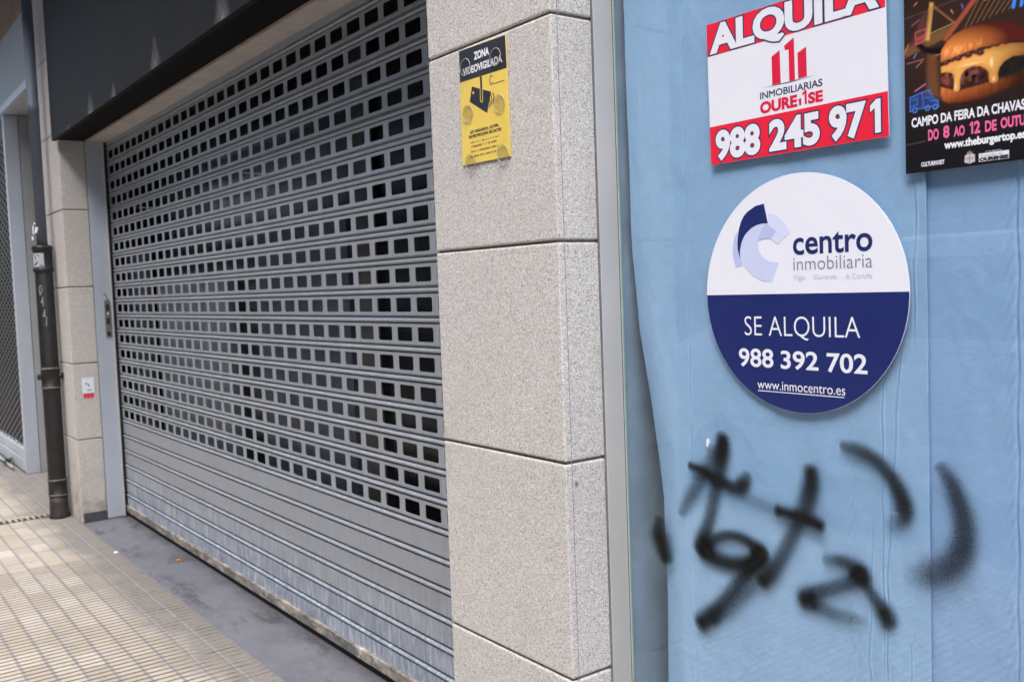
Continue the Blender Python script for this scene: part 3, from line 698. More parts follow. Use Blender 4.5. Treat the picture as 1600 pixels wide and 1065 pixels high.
    lay(sm(elp(.883, 1.944, .011, .0125), .006)*np.clip(.5 + .5*n2, 0, 1), (.27, .07, .055))
    lay(sm(elp(.990, 1.944, .034, .020), .010)*.9, (.012, .012, .010))
    d = poly([(.8705, 1.966), (.8710, 1.9545), (.8800, 1.9550), (.8900, 1.9515), (.8945, 1.946), (.8948, 1.928), (.8930, 1.921), (.8965, 1.9165), (.9020, 1.9165), (.9055, 1.921), (.9050, 1.935), (.9085, 1.945), (.9165, 1.9530), (.9300, 1.9555), (.9430, 1.9525), (.9520, 1.9460), (.9570, 1.9390), (.9575, 1.9290), (.9585, 1.9220), (.9635, 1.9195), (.9700, 1.9195), (.9735, 1.924), (.9725, 1.934), (.9760, 1.944), (.9830, 1.9520), (.9976, 1.9580), (1.03, 1.9560), (1.03, 1.975), (.98, 1.983), (.93, 1.978), (.90, 1.974), (.8790, 1.968)])
    q = np.clip(.45 + d*-42 + .15*n1, 0, 1)[..., None]
    C0 = np.array((.52, .16, .035))*(1-q) + np.array((.88, .46, .12))*q; C0 = C0*np.clip((1.06 - X)/.12, .3, 1)[..., None]; mk = sm(d)[..., None]; C = C*(1-mk) + C0*mk
    for x_, z_, a_, b_ in ((.8975, 1.9260, .0016, .0050), (.9655, 1.9265, .0018, .0035), (.9270, 1.9600, .0150, .0018), (.9620, 1.9560, .0030, .0080)): lay(sm(elp(x_, z_, a_, b_), .003)*.75, (.95, .72, .38))
    for x_, z_, s_ in ((.880, 1.9710, .8), (.892, 1.9745, .8), (.9035, 1.9750, 1), (.9215, 1.9775, 1.15), (.9135, 1.9805, .8), (.9360, 1.9810, 1.2), (.9430, 1.9760, 1.0), (.958, 1.9835, .8), (.972, 1.984, .8), (.987, 1.984, .7)):
        lay(sm(elp(x_, z_, .0068*s_, .0052*s_), .003), (.065, .016, .014)); lay(sm(elp(x_ - .0012, z_ + .0016, .0020*s_, .0012*s_), .002)*.7, (.38, .16, .12))
    d = poly([(.8700, 1.9745), (.8705, 1.985), (.8722, 1.9965), (.882, 2.0085), (.8944, 2.0176), (.9090, 2.0225), (.9251, 2.0252), (.9500, 2.0252), (.9723, 2.0226), (.9910, 2.0160), (1.0063, 2.0088), (1.0250, 1.995), (1.028, 1.982), (.9980, 1.984), (.9721, 1.9845), (.9420, 1.9850), (.9156, 1.9822), (.8950, 1.9785), (.8814, 1.9762)])
    ub = np.clip(1.15 - np.hypot((X - .893)/.085, (Z - 1.992)/.034), 0, 1)[..., None]
    C0 = np.array((.085, .013, .008))*(1-ub) + np.array((.74, .235, .055))*ub
    C0 = C0 + np.array((.60, .33, .12))*(np.exp(-((Z - 1.9905 - (X-.9)*.05)/.007)**2)*np.clip(n3*.5 + .1, 0, 1)*np.clip((.965 - X)/.05, 0, 1))[..., None]
    mk = sm(d)[..., None]; C = C*(1-mk) + C0*mk
    # blue neon truck
    for pts in ([(.8097, 1.9215), (.8340, 1.9270), (.8478, 1.9290)], [(.8478, 1.9290), (.8560, 1.9105), (.8640, 1.9065), (.8650, 1.8960), (.8590, 1.8930)], [(.8097, 1.9215), (.8095, 1.8960), (.8150, 1.8985)], [(.8220, 1.8985), (.8400, 1.8985), (.8470, 1.8985), (.8550, 1.8985)], [(.8340, 1.9270), (.8365, 1.8990)], [(.8105, 1.9155), (.8240, 1.9180), (.8240, 1.9070), (.8100, 1.9040)], [(.8385, 1.9165), (.8470, 1.9160), (.8510, 1.9080)], [(.8520, 1.9085), (.8640, 1.9060)]):
        for p_, q_ in zip(pts, pts[1:]): lay(sm(seg(*p_, *q_, .0019), .0018)*.95, (.06, .20, .75))
    lay(sm(poly([(.8097, 1.9200), (.8478, 1.9275), (.8640, 1.9040), (.8630, 1.8960), (.8097, 1.8975)]))*.40, (.03, .09, .34))
    for x_ in (.8190, .8440, .8590): lay(sm(np.abs(elp(x_, 1.8970, .0042, .0042)) - .0009, .0018), (.08, .24, .80))
    for pts in ([(1.0000, 2.040), (1.0030, 2.058)], [(1.008, 2.058), (1.024, 2.060)], [(1.016, 2.060), (1.013, 2.040)]):
        for p_, q_ in zip(pts, pts[1:]): lay(sm(seg(*p_, *q_, .0055)), (.05, .26, .85))
    # fold lines of the paper
    lay(sm(np.abs(Z - (2.068 + (X-.80)*.10)) - .0006, .003)*.20, (.30, .30, .32)); lay(sm(np.abs(Z - (1.835 + (X-.80)*.06)) - .0004, .003)*(X < .84)*.3, (.30, .30, .32))
    v = np.stack([X, np.full_like(X, f), Z], -1).reshape(-1, 3)
    i, j = np.meshgrid(np.arange(nx-1), np.arange(nz-1)); a = (j*nx + i).ravel()
    me = bpy.data.meshes.new('printed_sheet'); me.from_pydata(v.tolist(), [], np.stack([a, a+1, a+nx+1, a+nx], -1).tolist())
    ca = me.color_attributes.new('print', 'FLOAT_COLOR', 'POINT')
    ca.data.foreach_set('color', np.concatenate([np.clip(C, 0, 1).reshape(-1, 3), np.ones((nx*nz, 1))], 1).astype(np.float32).ravel())
    return me
ps = obj('printed_sheet', poster_print(), M['print'], t)
sm_ = ps.modifiers.new('thick', 'SOLIDIFY'); sm_.thickness = .0006; sm_.offset = 1
fi = f - .0009
text('CAMPO DA FEIRA DA CHAVAS', .8128, 1.0185, 1.8665, 1.8823, fi, M['white'], t, bold=.0007); text('QUEIRA', 1.0205, 1.0740, 1.8665, 1.8823, fi, M['white'], t, bold=.0007)
text('DO', .8452, .8646, 1.8380, 1.8560, fi, M['pink'], t, bold=.0008); text('8', .8744, .8845, 1.8382, 1.8585, fi, M['pink'], t, bold=.0010, ref='8'); text('AO', .8942, .9132, 1.8382, 1.8545, fi, M['pink'], t, bold=.0008)
one(.9225, .9290, 1.8375, 1.8590, fi, M['pink'], t, .0036); text('2', .9315, .9408, 1.8382, 1.8582, fi, M['pink'], t, bold=.0010, ref='2'); text('DE', .9506, .9696, 1.8382, 1.8555, fi, M['pink'], t, bold=.0008); text('OUTUBRO', .9776, 1.0480, 1.8400, 1.8565, fi, M['pink'], t, bold=.0008)
text('www.theburgertop.es', .8762, 1.0185, 1.8183, 1.8268, fi, M['white'], t, bold=.0008, ref='x')
text('CULTURINVEST', .8308, .8752, 1.7915, 1.7988, fi, M['white'], t, bold=.0003)
text('COLABORA', .9503, .9789, 1.8020, 1.8042, fi, M['white'], t)
bm = B(); rectp(bm, .9387, .9912, 1.7866, 1.8010, fi); obj('council_box', bm, M['white'], t)
text('Concello de', .9415, .9800, 1.7945, 1.7990, fi - .0002, M['grey_ink'], t); text('OURENSE', .9405, .9895, 1.7878, 1.7930, fi - .0002, M['black_ink'], t, bold=.0008)
bm = B(); plate(bm, [(.9135, 1.8010), (.9125, 1.7890), (.9220, 1.7858), (.9318, 1.7885), (.9315, 1.8010), (.9265, 1.8030), (.9180, 1.8030)], fi); obj('crest_shield', bm, M['soffit_pale'], t)
bm = B(); plate(bm, [(.9175, 1.8034), (.9165, 1.8070), (.9200, 1.8058), (.9222, 1.8095), (.9246, 1.8058), (.9280, 1.8068), (.9270, 1.8034)], fi); rectp(bm, .9215, .9230, 1.7875, 1.8015, fi - .0002); rectp(bm, .9160, .9285, 1.7945, 1.7962, fi - .0003); obj('crest_crown', bm, M['brown_edge'], t)
bm = B()
for (a, b) in ((.9160, 1.7985), (.9250, 1.7985), (.9160, 1.7905), (.9250, 1.7905)): rectp(bm, a, a + .0040, b - .0012, b + .0024, fi - .0002)
obj('crest_quarters', bm, M['lav2'], t)

# ------------------------------------------------------------------ yellow camera surveillance notice on the near pillar
t = sign('warning_sign', 'yellow and black video surveillance notice taped to the granite pillar', 'sign', -.287, 0, 1.934)
f = -.0042
bm = B(); plate(bm, [(-.3935, 2.2450), (-.3982, 1.9352), (-.1764, 1.9322), (-.1790, 2.2400)], f, .0030); obj('plate', bm, M['yellow'], t)
bm = B(); plate(bm, [(-.3934, 2.2449), (-.3947, 2.1605), (-.1712 - .006, 2.1568), (-.1791, 2.2399)], f - .0002); obj('black_band', bm, M['black_ink'], t)
fi = f - .0005
text('ZONA', -.3205, -.2535, 2.2072, 2.2258, fi, M['white'], t, bold=.0012); text('VIDEOVIGILADA', -.3775, -.1965, 2.1755, 2.1935, fi, M['white'], t, bold=.0009)
bm = B(); rectp(bm, -.2985, -.2895, 2.118, 2.158, f - .00022); plate(bm, [(-.3375, 2.1395), (-.2496, 2.1094), (-.2716, 2.0578), (-.3507, 2.1009)], f - .0003); obj('camera_body', bm, M['black_ink'], t)
bm = B(); stroke(bm, [(-.2990, 2.125), (-.2995, 2.0935), (-.2940, 2.090), (-.2890, 2.0925), (-.2890, 2.125)], .0022, f - .0005); obj('camera_bracket', bm, M['yellow'], t)
bm = B(); plate(bm, ell(-.3320, 2.1215, .0035, .0040, 16), f - .0005); obj('camera_dot', bm, M['yellow'], t)
bm = B()
for k in range(3): stroke(bm, [(-.2610 + k*.009, 2.0700 + k*.004), (-.2555 + k*.009, 2.0830 + k*.006), (-.2600 + k*.009, 2.100 + k*.002)], .0035, f - .0002)
obj('camera_lens', bm, M['black_ink'], t)
text('LEY ORGANICA 15/1999,', -.3540, -.2215, 2.0155, 2.0225, fi + .0001, M['black_ink'], t, bold=.0005); text('DE PROTECCION DE DATOS', -.3610, -.2110, 2.0035, 2.0105, fi + .0001, M['black_ink'], t, bold=.0005)
bm = B(); r2 = random.Random(3)
for z_, x0_, x1_, h_ in ((1.9890, -.3545, -.2185, .0036), (1.9770, -.3534, -.2270, .0060), (1.9640, -.3530, -.2220, .0056), (1.9510, -.3540, -.2230, .0056)):
    x_ = x0_
    while x_ < x1_ - .004:
        w_ = r2.uniform(.0015, .0030)
        if r2.random() < .86: rectp(bm, x_, x_ + w_, z_, z_ + h_*r2.uniform(.75, 1), f - .0002)
        x_ += w_ + r2.uniform(.0012, .0020) + (r2.random() < .16)*.004
obj('small_print', bm, M['black_ink'], t)
bm = B(); stroke(bm, ell(-.2475, 2.139, .0065, .0115, 18, 40, 330), .0028, f - .0002); rectp(bm, -.2400, -.190, 2.1265, 2.1285, f - .0002); obj('maker_mark', bm, M['black_ink'], t)
text('DETEL', -.2370, -.1900, 2.1300, 2.1385, fi + .0001, M['black_ink'], t) if False else None
for i, (x_, z_) in enumerate(((-.3629, 2.196), (-.2219, 2.1935), (-.3598, 2.071), (-.2130, 2.073), (-.3563, 1.938), (-.2057, 1.943))):
    bm = B(); pts = ell(x_, z_, .0235, .0225, 32); plate(bm, pts, f - .0036, .0022); o = obj('clear_pad', bm, M['clear'], t)
    bm = B(); tube(bm, [(p[0], f - .0030, p[1]) for p in pts + pts[:1]], .0009, 6); obj('rim', bm, M['pad_rim'], o)

# ------------------------------------------------------------------ graffiti
def spray(name, label, strokes, y):
    bm = B(); lay = bm.verts.layers.float.new('paint'); n = 11
    for si, pts in enumerate(strokes):
        P = np.array(pts, float); yy = y - si * .0005
        # Catmull-Rom resample
        Q = np.vstack([2*P[0]-P[1], P, 2*P[-1]-P[-2]]); out = []
        for i in range(1, len(Q)-2):
            for tt in np.linspace(0, 1, 10, endpoint=False):
                p0, p1, p2, p3 = Q[i-1:i+3]
                out.append(.5*((2*p1) + (-p0+p2)*tt + (2*p0-5*p1+4*p2-p3)*tt**2 + (-p0+3*p1-3*p2+p3)*tt**3))
        out.append(P[-1]); S = np.array(out)
        # round soft caps
        d0 = S[0, :2]-S[1, :2]; d0 /= np.linalg.norm(d0); d1 = S[-1, :2]-S[-2, :2]; d1 /= np.linalg.norm(d1)
        cap0 = [np.array([*(S[0, :2] + d0*S[0, 2]*1.9*c), S[0, 2], S[0, 3]]) for c in (1, .8, .6, .4, .2)]
        cap1 = [np.array([*(S[-1, :2] + d1*S[-1, 2]*1.9*c), S[-1, 2], S[-1, 3]]) for c in (.2, .4, .6, .8, 1)]
        fall = [0, .30, .62, .86, .97] + [1]*len(S) + [.97, .86, .62, .30, 0]
        cw = [.03, .6, .8, .917, .98]; capw = cw + [1]*len(S) + cw[::-1]
        S = np.vstack([cap0, S, cap1]); rows = []
        T = np.gradient(S[:, :2], axis=0); T /= np.linalg.norm(T, axis=1)[:, None] + 1e-9
        for k, (x, z, w_, dn) in enumerate(S):
            hw = max(.004, w_) * 2.75 * capw[k]; nx_, nz_ = -T[k, 1], T[k, 0]; row = []
            for q in range(n):
                u = q/(n-1)*2-1
                v = bm.verts.new((x + nx_*hw*u, yy - k*3e-6, z + nz_*hw*u)); v[lay] = min(1, max(0, dn))**.72 * fall[k] * math.exp(-(abs(u)/.60)**3.0) * (1 if abs(u) < .99 else 0); row.append(v)
            rows.append(row)
        for a, b in zip(rows, rows[1:]):
            for q in range(n-1):
                if (a[q].co - b[q].co).length > 1e-7 or True: bm.faces.new((a[q], a[q+1], b[q+1], b[q]))
    return tag(obj(name, bm, M['spray'], origin=(strokes[0][0][0], y, strokes[0][0][1])), label, 'graffiti', 'black spray marks on the window')
G = dict(
 g1_stem=[(0.332,1.225,.0128,1),(0.327,1.192,.0143,.95),(0.316,1.144,.0133,.55),(0.3,1.082,.0114,.5),(0.283,1.025,.0114,.55),(0.266,0.98,.0143,.85),(0.261,0.958,.0152,1)],
 g1_leg=[(0.306,1.195,.010,.3),(0.292,1.17,.0105,.35),(0.259,1.118,.0124,.4),(0.225,1.073,.0114,.4),(0.198,1.032,.0076,.3)],
 g1_cross=[(0.232,1.151,.0067,.9),(0.275,1.143,.0086,.98),(0.321,1.128,.0095,.95),(0.365,1.12,.0095,.85),(0.389,1.13,.0124,.9),(0.402,1.147,.0095,.6)],
 g1_o=[(0.265,0.956,.0143,1),(0.297,0.983,.0095,.8),(0.336,1.001,.0081,.8),(0.373,1.005,.0081,.85),(0.409,0.998,.009,.9),(0.433,0.981,.0133,1),(0.411,0.957,.0114,.95),(0.36,0.94,.0124,.9),(0.308,0.94,.0128,.9),(0.277,0.949,.0143,1)],
 g1_tail=[(0.443,0.982,.0114,.98),(0.411,0.945,.0105,.85),(0.366,0.894,.0105,.6),(0.32,0.839,.0105,.6),(0.288,0.803,.0143,.8),(0.255,0.774,.0143,1)],
 g1_tail2=[(0.424,0.914,.0114,.3),(0.38,0.874,.0133,.35),(0.334,0.83,.0133,.4),(0.295,0.796,.0114,.5)],
 g2_stem=[(0.576,1.182,.0128,1),(0.572,1.147,.0133,.85),(0.552,1.095,.0124,.6),(0.528,1.048,.0114,.55),(0.494,0.986,.0114,.6),(0.466,0.946,.0133,.8),(0.444,0.923,.0133,1)],
 g2_cross=[(0.49,1.086,.0086,.95),(0.536,1.083,.0095,.98),(0.574,1.078,.0105,.98),(0.595,1.073,.0105,1)],
 g2_faint=[(0.358,1.109,.0067,.12),(0.415,1.098,.0086,.22),(0.463,1.091,.0086,.28),(0.485,1.087,.0086,.3)],
 g3_a=[(0.609,1.002,.0086,.35),(0.639,1.006,.0086,.7),(0.668,1.002,.0105,.8),(0.688,0.988,.0128,1),(0.668,0.97,.0105,.65),(0.632,0.951,.0095,.6),(0.589,0.93,.0105,.7),(0.552,0.905,.0133,1),(0.582,0.896,.0095,.6),(0.625,0.891,.0095,.4),(0.666,0.893,.0086,.3),(0.695,0.894,.0067,.12)],
 g3_b=[(0.688,0.988,.0124,.9),(0.705,0.964,.0086,.6),(0.724,0.943,.0095,.65),(0.74,0.924,.0124,.95),(0.748,0.908,.0124,.8)],
 g4=[(0.655,1.247,.0076,.6),(0.69,1.241,.0095,.75),(0.728,1.226,.0095,.8),(0.758,1.2,.01,.8),(0.778,1.169,.0114,.85),(0.786,1.14,.0124,.85),(0.783,1.12,.0105,.55),(0.759,1.104,.0105,.15)],
 g5=[(0.863,1.229,.0086,.55),(0.882,1.203,.0105,.75),(0.895,1.173,.0119,.75),(0.905,1.137,.0133,.7),(0.904,1.1,.0152,.7),(0.89,1.064,.0162,.65),(0.86,1.036,.0171,.6),(0.825,1.019,.0162,.35),(0.8,1.011,.0133,.12)],
 g6=[(0.119,0.995,.010,.6),(0.118,0.962,.0175,.95),(0.129,0.934,.0170,.95),(0.14,0.908,.013,.95)])
YG = Yg - .0006
spray('spray_graffiti', 'largest black spray scrawl, joined strokes low on the window left of centre', [G[k] for k in G if k[:2] in ('g1', 'g2')], YG)
spray('spray_graffiti', 'black spray scrawl like a letter a, lowest right of the joined scrawl', [G['g3_a'], G['g3_b']], YG)
spray('spray_graffiti', 'shorter black spray arc curving down below the round sign', [G['g4']], YG)
spray('spray_graffiti', 'longer black spray arc crossing the paper seam at right', [G['g5']], YG)
spray('spray_graffiti', 'small black spray blotch on the glass beside the curled paper edge', [G['g6']], YG)
bm = B(); plate(bm, [(.285, 1.222), (.291, 1.224), (.294, 1.214), (.290, 1.211), (.289, 1.203), (.283, 1.207)], Yg - .0016, .0008); tag(obj('tape_glint', bm, M['white'], origin=(.288, Yg, 1.213)), 'tiny scrap of clear tape, its glint painted white, beside the top of the black scrawl', 'tape')  # white plate paints the glint on a bit of clear tape

# ------------------------------------------------------------------ drainpipe at the far pillar
pcx, pcy = -5.868, -.082
t = thing('drain_pipe', 'black cast iron drainpipe with grey plastic upper pipe at the far pillar', 'drainpipe', (pcx, pcy, 0))
bm = B(); lathe(bm, pcx + .01, pcy, [(.037, 1.9), (.037, 2.98), (.039, 2.981), (.039, 3.05), (.037, 3.051), (.037, 4.6)]); obj('upper_pipe', bm, M['pvc'], t, True)
bm = B(); lathe(bm, pcx, pcy, [(.060, .02), (.060, .15), (.062, .16), (.062, 1.95), (.058, 1.96)]); obj('lower_pipe', bm, M['iron'], t, True)
bm = B(); lathe(bm, pcx, pcy, [(.066, 1.825), (.071, 1.83), (.071, 1.85), (.066, 1.855), (.066, 1.985), (.072, 1.99), (.072, 2.015), (.060, 2.02), (.040, 2.022)]); obj('pipe_collar', bm, M['iron'], t, True)
for z0_, z1_ in ((.965, 1.125), (.165, .295)):
    bm = B(); lathe(bm, pcx, pcy, [(.0625, z0_), (.069, z0_ + .004), (.069, z0_ + .014), (.065, z0_ + .018), (.065, z1_ - .018), (.069, z1_ - .014), (.069, z1_ - .004), (.0625, z1_)]); o = obj('pipe_collar', bm, M['iron'], t, True)
    for zz in (z0_ + .009, z1_ - .009):
        bm = B(); lathe(bm, pcx, pcy, [(.0692, zz - .004), (.0705, zz), (.0692, zz + .004)]); obj('worn_rim', bm, M['iron_worn'], o, True)
bm = B(); tube(bm, [(pcx - .02, pcy - .085, 1.055), (pcx - .02, pcy + .10, 1.055)], .022, 12); tube(bm, [(pcx + .03, pcy + .045, 1.06), (pcx + .03, pcy + .082, 1.06)], .02, 10); obj('clamp_bolt', bm, M['iron'], t, True)
bm = B(); lathe(bm, pcx, pcy, [(.071, 0.0), (.072, .02), (.066, .035), (.064, .10), (.063, .165)]); obj('pipe_foot', bm, M['rust'], t, True)
bm = B(); tube(bm, [(pcx - .005, pcy - .05, 2.10), (pcx + .0, pcy - .05, 2.16), (pcx + .02, pcy - .045, 2.18)], .006, 6); tube(bm, [(pcx - .0, pcy - .058, 2.06), (pcx + .0, pcy - .058, 2.085)], .008, 8); tube(bm, [(pcx + .03, pcy - .04, 2.11), (pcx + .03, pcy - .03, 2.15)], .010, 8); obj('wire_tie', bm, M['white'], t)
# curved sticker and scratched marks on the pipe
def wrap(bm, pts, r, cx=pcx, cy=pcy):
    vs = [bm.verts.new((cx + r*math.cos(R(a)), cy + r*math.sin(R(a)), z)) for a, z in pts]; return vs
def curved_patch(a0, a1, z0_, z1_, r):
    bm = B(); n = 8; rows = [wrap(bm, [(a0 + (a1-a0)*k/n, z) for k in range(n+1)], r) for z in (z0_, z1_)]
    for k in range(n): bm.faces.new((rows[0][k], rows[0][k+1], rows[1][k+1], rows[1][k]))
    bmesh.ops.solidify(bm, geom=bm.faces[:], thickness=-.0006); return bm
t = thing('sticker', 'white sticker with black marks on the collar of the drainpipe', 'sticker', (pcx, pcy - .066, 1.92))
obj('sticker_sheet', curved_patch(-78, -5, 1.862, 1.962, .0678), M['white'], t)
bm = B()
for pts in ([(-70, 1.872), (-62, 1.868), (-38, 1.898), (-44, 1.902), (-58, 1.890)], [(-30, 1.872), (-18, 1.878), (-10, 1.866), (-22, 1.866)], [(-60, 1.955), (-56, 1.955), (-52, 1.915), (-57, 1.915)], [(-48, 1.95), (-36, 1.955), (-30, 1.935), (-34, 1.935), (-38, 1.948)]): bm.faces.new(wrap(bm, pts, .0692))
obj('sticker_print', bm, M['black_ink'], t)
bm = B()
def wl(pts, wd=.006):
    for (a, z), (b, q) in zip(pts, pts[1:]):
        p0 = Vector((pcx + .0630*math.cos(R(a)), pcy + .0630*math.sin(R(a)), z)); p1 = Vector((pcx + .0630*math.cos(R(b)), pcy + .0630*math.sin(R(b)), q)); tube(bm, [p0, p1], wd/2, 5)
wl([(-48, 1.715), (-34, 1.73), (-28, 1.69), (-42, 1.655), (-48, 1.715)]); wl([(-36, 1.60), (-26, 1.645), (-28, 1.575)]); wl([(-40, 1.61), (-24, 1.605)]); wl([(-32, 1.50), (-18, 1.55), (-22, 1.50)]); wl([(-30, 1.515), (-10, 1.49), (-16, 1.43)])
tag(obj('scratched_tag', bm, M['alu_pale'], origin=(pcx, pcy - .06, 1.6)), 'white marker scribble down the front of the black drainpipe', 'graffiti')

# sticker on the far pillar's side face
t = thing('sticker', 'small white sticker with a torn red strip on the far pillar', 'sticker', (Xf, .097, .98))
bm = B(); box(bm, Xf + .0004, Xf + .0016, .057, .138, .938, 1.050, .0004); obj('sticker_sheet', bm, M['white'], t)
bm = B(); box(bm, Xf + .0017, Xf + .0025, .062, .134, .915, .937)
for k in range(3): box(bm, Xf + .0017, Xf + .0025, .064 + k*.024, .080 + k*.024, .900, .9145)
obj('red_strip', bm, M['red'], t)
for y_, z_, w_, h_ in ((.062, .9312, .066, .005), (.080, 1.000, .012, .014), (.096, .985, .010, .020), (.088, .955, .030, .007)):
    bm = B(); box(bm, Xf + .0018, Xf + .0028, y_, y_ + w_, z_, z_ + h_); obj('sticker_print', bm, M['grey_ink'], t)

# drain channel in the pavement
t = thing('drain_grate', 'narrow black slotted drain channel crossing the pavement from the drainpipe', 'drain', (-5.98, -.6, 0))
bm = B(); box(bm, -6.03, -5.93, -1.6, -.135, .001, .0035); obj('channel', bm, M['dark'], t)
bm = B()
for k in range(37): box(bm, -6.035, -5.925, -1.59 + k*.0394, -1.59 + k*.0394 + .017, .0036, .008, .001)
obj('grate_bars', bm, M['pave'], t)

# ------------------------------------------------------------------ neighbouring shop at the left
PXL = -8.05
t = thing('lattice_grille', 'silver diamond lattice security grille of the neighbouring shop at far left', 'grille', (-10, .07, 0))
bm = B(); x_a, x_b, z_a, z_b = -13.2, PXL - .06, .24, 3.32
pw, ph = .20, .072
k = 0; H_ = z_b - z_a; slope = ph / pw
nL = int(((x_b - x_a) + H_/slope) / pw)
for k in range(nL):
    for s in (1, -1):
        xs = x_a - (H_/slope if s > 0 else 0) + k*pw
        p = Vector((xs, 0, z_a)); q = Vector((xs + s*H_/slope, 0, z_b))
        t0, t1 = 0.0, 1.0; dx = q.x - p.x
        for lim, sg in ((x_a, 1), (x_b, -1)):
            a_ = (lim - p.x)/dx
            if (dx > 0) == (sg > 0): t0 = max(t0, a_)
            else: t1 = min(t1, a_)
        if t1 <= t0: continue
        P_, Q_ = p + (q-p)*t0, p + (q-p)*t1; d = (Q_-P_).normalized(); n_ = Vector((-d.z, 0, d.x))*.0065
        yb = .070 if s > 0 else .080
        vs = [bm.verts.new((v.x, yb, v.z)) for v in (P_-n_, Q_-n_, Q_+n_, P_+n_)]; vb = [bm.verts.new((v.x, yb + .004, v.z)) for v in (P_-n_, Q_-n_, Q_+n_, P_+n_)]
        bm.faces.new(vs); bm.faces.new(vb[::-1])
        for i in range(4): bm.faces.new((vs[(i+1) % 4], vs[i], vb[i], vb[(i+1) % 4]))
obj('lattice', bm, M['lattice'], t)
bm = B(); box(bm, -13.2, PXL - .055, .05, .12, .14, .235, .006); box(bm, -13.2, PXL - .055, .045, .13, .02, .135, .006); obj('bottom_rail', bm, M['alu_blue'], t)
bm = B(); tube(bm, [(-13, -.01, .03), (-8.35, -.01, .03)], .014, 8); obj('floor_track', bm, M['alu_pale'], t)
bm = B(); box(bm, -13.4, PXL - .05, .28, .30, 0, 3.33); tag(obj('neighbour_window', bm, M['black_soffit'], origin=(-10, .29, 0)), 'dim shop window behind the lattice grille', 'window')
t = thing('door_frame', 'pale grey metal door frame posts beside the lattice grille', 'door frame', (-8, .15, 0))
bm = B(); box(bm, PXL - .06, PXL + .01, .055, .175, .002, 3.338, .004); obj('post', bm, M['alu_blue'], t)
bm = B(); box(bm, PXL - .06, PXL + .012, .180, .30, .002, 3.338, .004); obj('post', bm, M['alu_pale'], t)
bm = B(); box(bm, PXL + .013, Xf - .58, .262, .30, .05, 3.338); obj('door_panel', bm, M['alu_pale'], t)
t = thing('neighbour_fascia', 'pale grey metal fascia above the lattice grille at far left', 'fascia', (-9, .05, 3.34))
bm = B(); box(bm, -22, Xf - .58, .045, .20, 3.41, 3.955, .002); obj('panel', bm, M['alu_pale'], t)
bm = B(); box(bm, -22, Xf - .58, .036, .12, 3.342, 3.408, .004); obj('trim', bm, M['alu_blue'], t)
bm = B(); box(bm, -22, Xf - .58, .121, .89, 3.345, 3.405); obj('underside', bm, M['alu'], t)
# weed at the foot of the grille, painted glint and dry leaf by the threshold
t = thing('weed', 'small dark weed growing at the foot of the lattice grille', 'plant', (-8.70, .0, 0))
bm = B(); r3 = random.Random(5)
for k in range(26):
    a = r3.uniform(0, 6.28); L = r3.uniform(.05, .13); h = r3.uniform(.03, .10); bx, by = -8.70 + r3.uniform(-.05, .05), .0 + r3.uniform(-.02, .02); wv = .008
    c_, s_ = math.cos(a), math.sin(a)
    pts = [(bx - s_*wv*.4, by + c_*wv*.4, 0), (bx + c_*L*.5 - s_*wv, by + s_*L*.5 + c_*wv, h*.8), (bx + c_*L, by + s_*L, h), (bx + c_*L*.5 + s_*wv, by + s_*L*.5 - c_*wv, h*.78)]
    bm.faces.new([bm.verts.new(p) for p in pts])
obj('leaves', bm, M['leaf'], t)
def scrap(name, label, x, y, s, mat):
    bm = B(); rr_ = random.Random(int(abs(x)*100))
    box(bm, x - s, x + s, y - s*.8, y + s*.8, .0005, s*.7, s*.2)
    for v in bm.verts: v.co += Vector((rr_.uniform(-1, 1), rr_.uniform(-1, 1), 0))*s*.3
    return tag(obj(name, bm, mat, origin=(x, y, 0)), label, 'litter')
scrap('white_glint', 'tiny painted white glint on the pavement edge near the far pillar', -4.50, -.02, .012, M['white'])  # small white lump painting a glint on the ground
scrap('dry_leaf', 'small orange dry leaf on the slate threshold by the shutter', -4.02, .225, .014, M['orange'])

# ------------------------------------------------------------------ across the street: what the glass mirrors
t = thing('opposite_building', 'cream apartment building across the street mirrored in the window', 'building', (0, -11, 0))
bm = B(); box(bm, -34, 40, -20, -11, -.12, 17); obj('wall', bm, M['plaster'], t)
for fl in range(5):
    for k in range(16):
        bm = B(); box(bm, -26 + k*3.4, -24.5 + k*3.4, -11.0, -10.97, .7 + fl*3.2, 2.6 + fl*3.2); obj('window', bm, M['dkglass'], t)

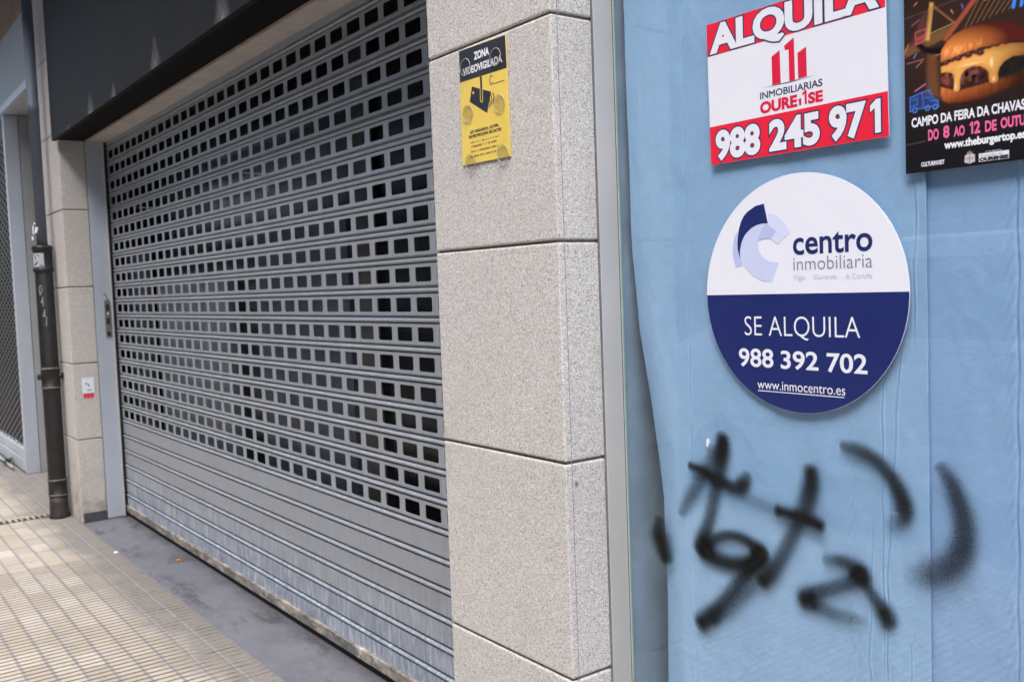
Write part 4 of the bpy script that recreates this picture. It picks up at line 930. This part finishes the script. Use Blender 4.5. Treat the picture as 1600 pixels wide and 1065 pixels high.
t = thing('parked_van', 'pale grey van parked at the kerb, seen as a reflection in the shop window', 'van', (-1.7, -4.5, 0))
def side_prism(bm, pts, y0, y1):
    a = [bm.verts.new((x, y0, z)) for x, z in pts]; b = [bm.verts.new((x, y1, z)) for x, z in pts]; n = len(pts)
    bm.faces.new(a[::-1]); bm.faces.new(b)
    for i in range(n): bm.faces.new((a[i], a[(i+1) % n], b[(i+1) % n], b[i]))
    return bm
VY0, VY1 = -5.35, -3.66
bm = side_prism(B(), [(-3.90, .22), (.75, .22), (.80, .60), (.80, 1.15), (.62, 1.72), (.40, 1.82), (-2.35, 1.82), (-2.60, 1.76), (-3.20, 1.16), (-3.72, 1.02), (-3.90, .80), (-3.94, .50)], VY0, VY1)
bmesh.ops.bevel(bm, geom=bm.edges[:], offset=.05, segments=3, profile=.6, affect='EDGES'); obj('body', bm, M['car'], t, True)
for pts in ([(-2.95, 1.20), (-2.48, 1.66), (-1.75, 1.68), (-1.75, 1.18)], [(-1.68, 1.18), (-1.68, 1.68), (-.60, 1.68), (-.60, 1.18)], [(-.52, 1.18), (-.52, 1.68), (.38, 1.64), (.55, 1.20)]):
    bm = side_prism(B(), pts, VY1 + .001, VY1 + .010); obj('side_window', bm, M['dkglass'], t)
for x_ in (-3.05, -.05):
    bm = B(); tube(bm, [(x_, VY1 - .16, .20), (x_, VY1 + .012, .20)], .32, 28); o = obj('wheel', bm, M['tyre'], t)
    bm = B(); tube(bm, [(x_, VY1 + .0125, .20), (x_, VY1 + .02, .20)], .20, 24); obj('rim', bm, M['alu'], o)
bm = side_prism(B(), [(-3.82, .72), (-3.55, .84), (-3.45, .98), (-3.70, .95)], VY1 + .001, VY1 + .012); obj('headlight', bm, M['white'], t)
bm = side_prism(B(), [(-3.9, .52), (.78, .52), (.78, .58), (-3.9, .58)], VY1 + .001, VY1 + .02); obj('side_trim', bm, M['alu_pale'], t)
for x_ in (-1.55, -.45): bm = B(); box(bm, x_, x_ + .16, VY1 + .001, VY1 + .03, 1.02, 1.05, .004); obj('door_handle', bm, M['alu_pale'], t)
for o in list(t.children):          # the van stands on the road, below the pavement
    o.location.z -= .005
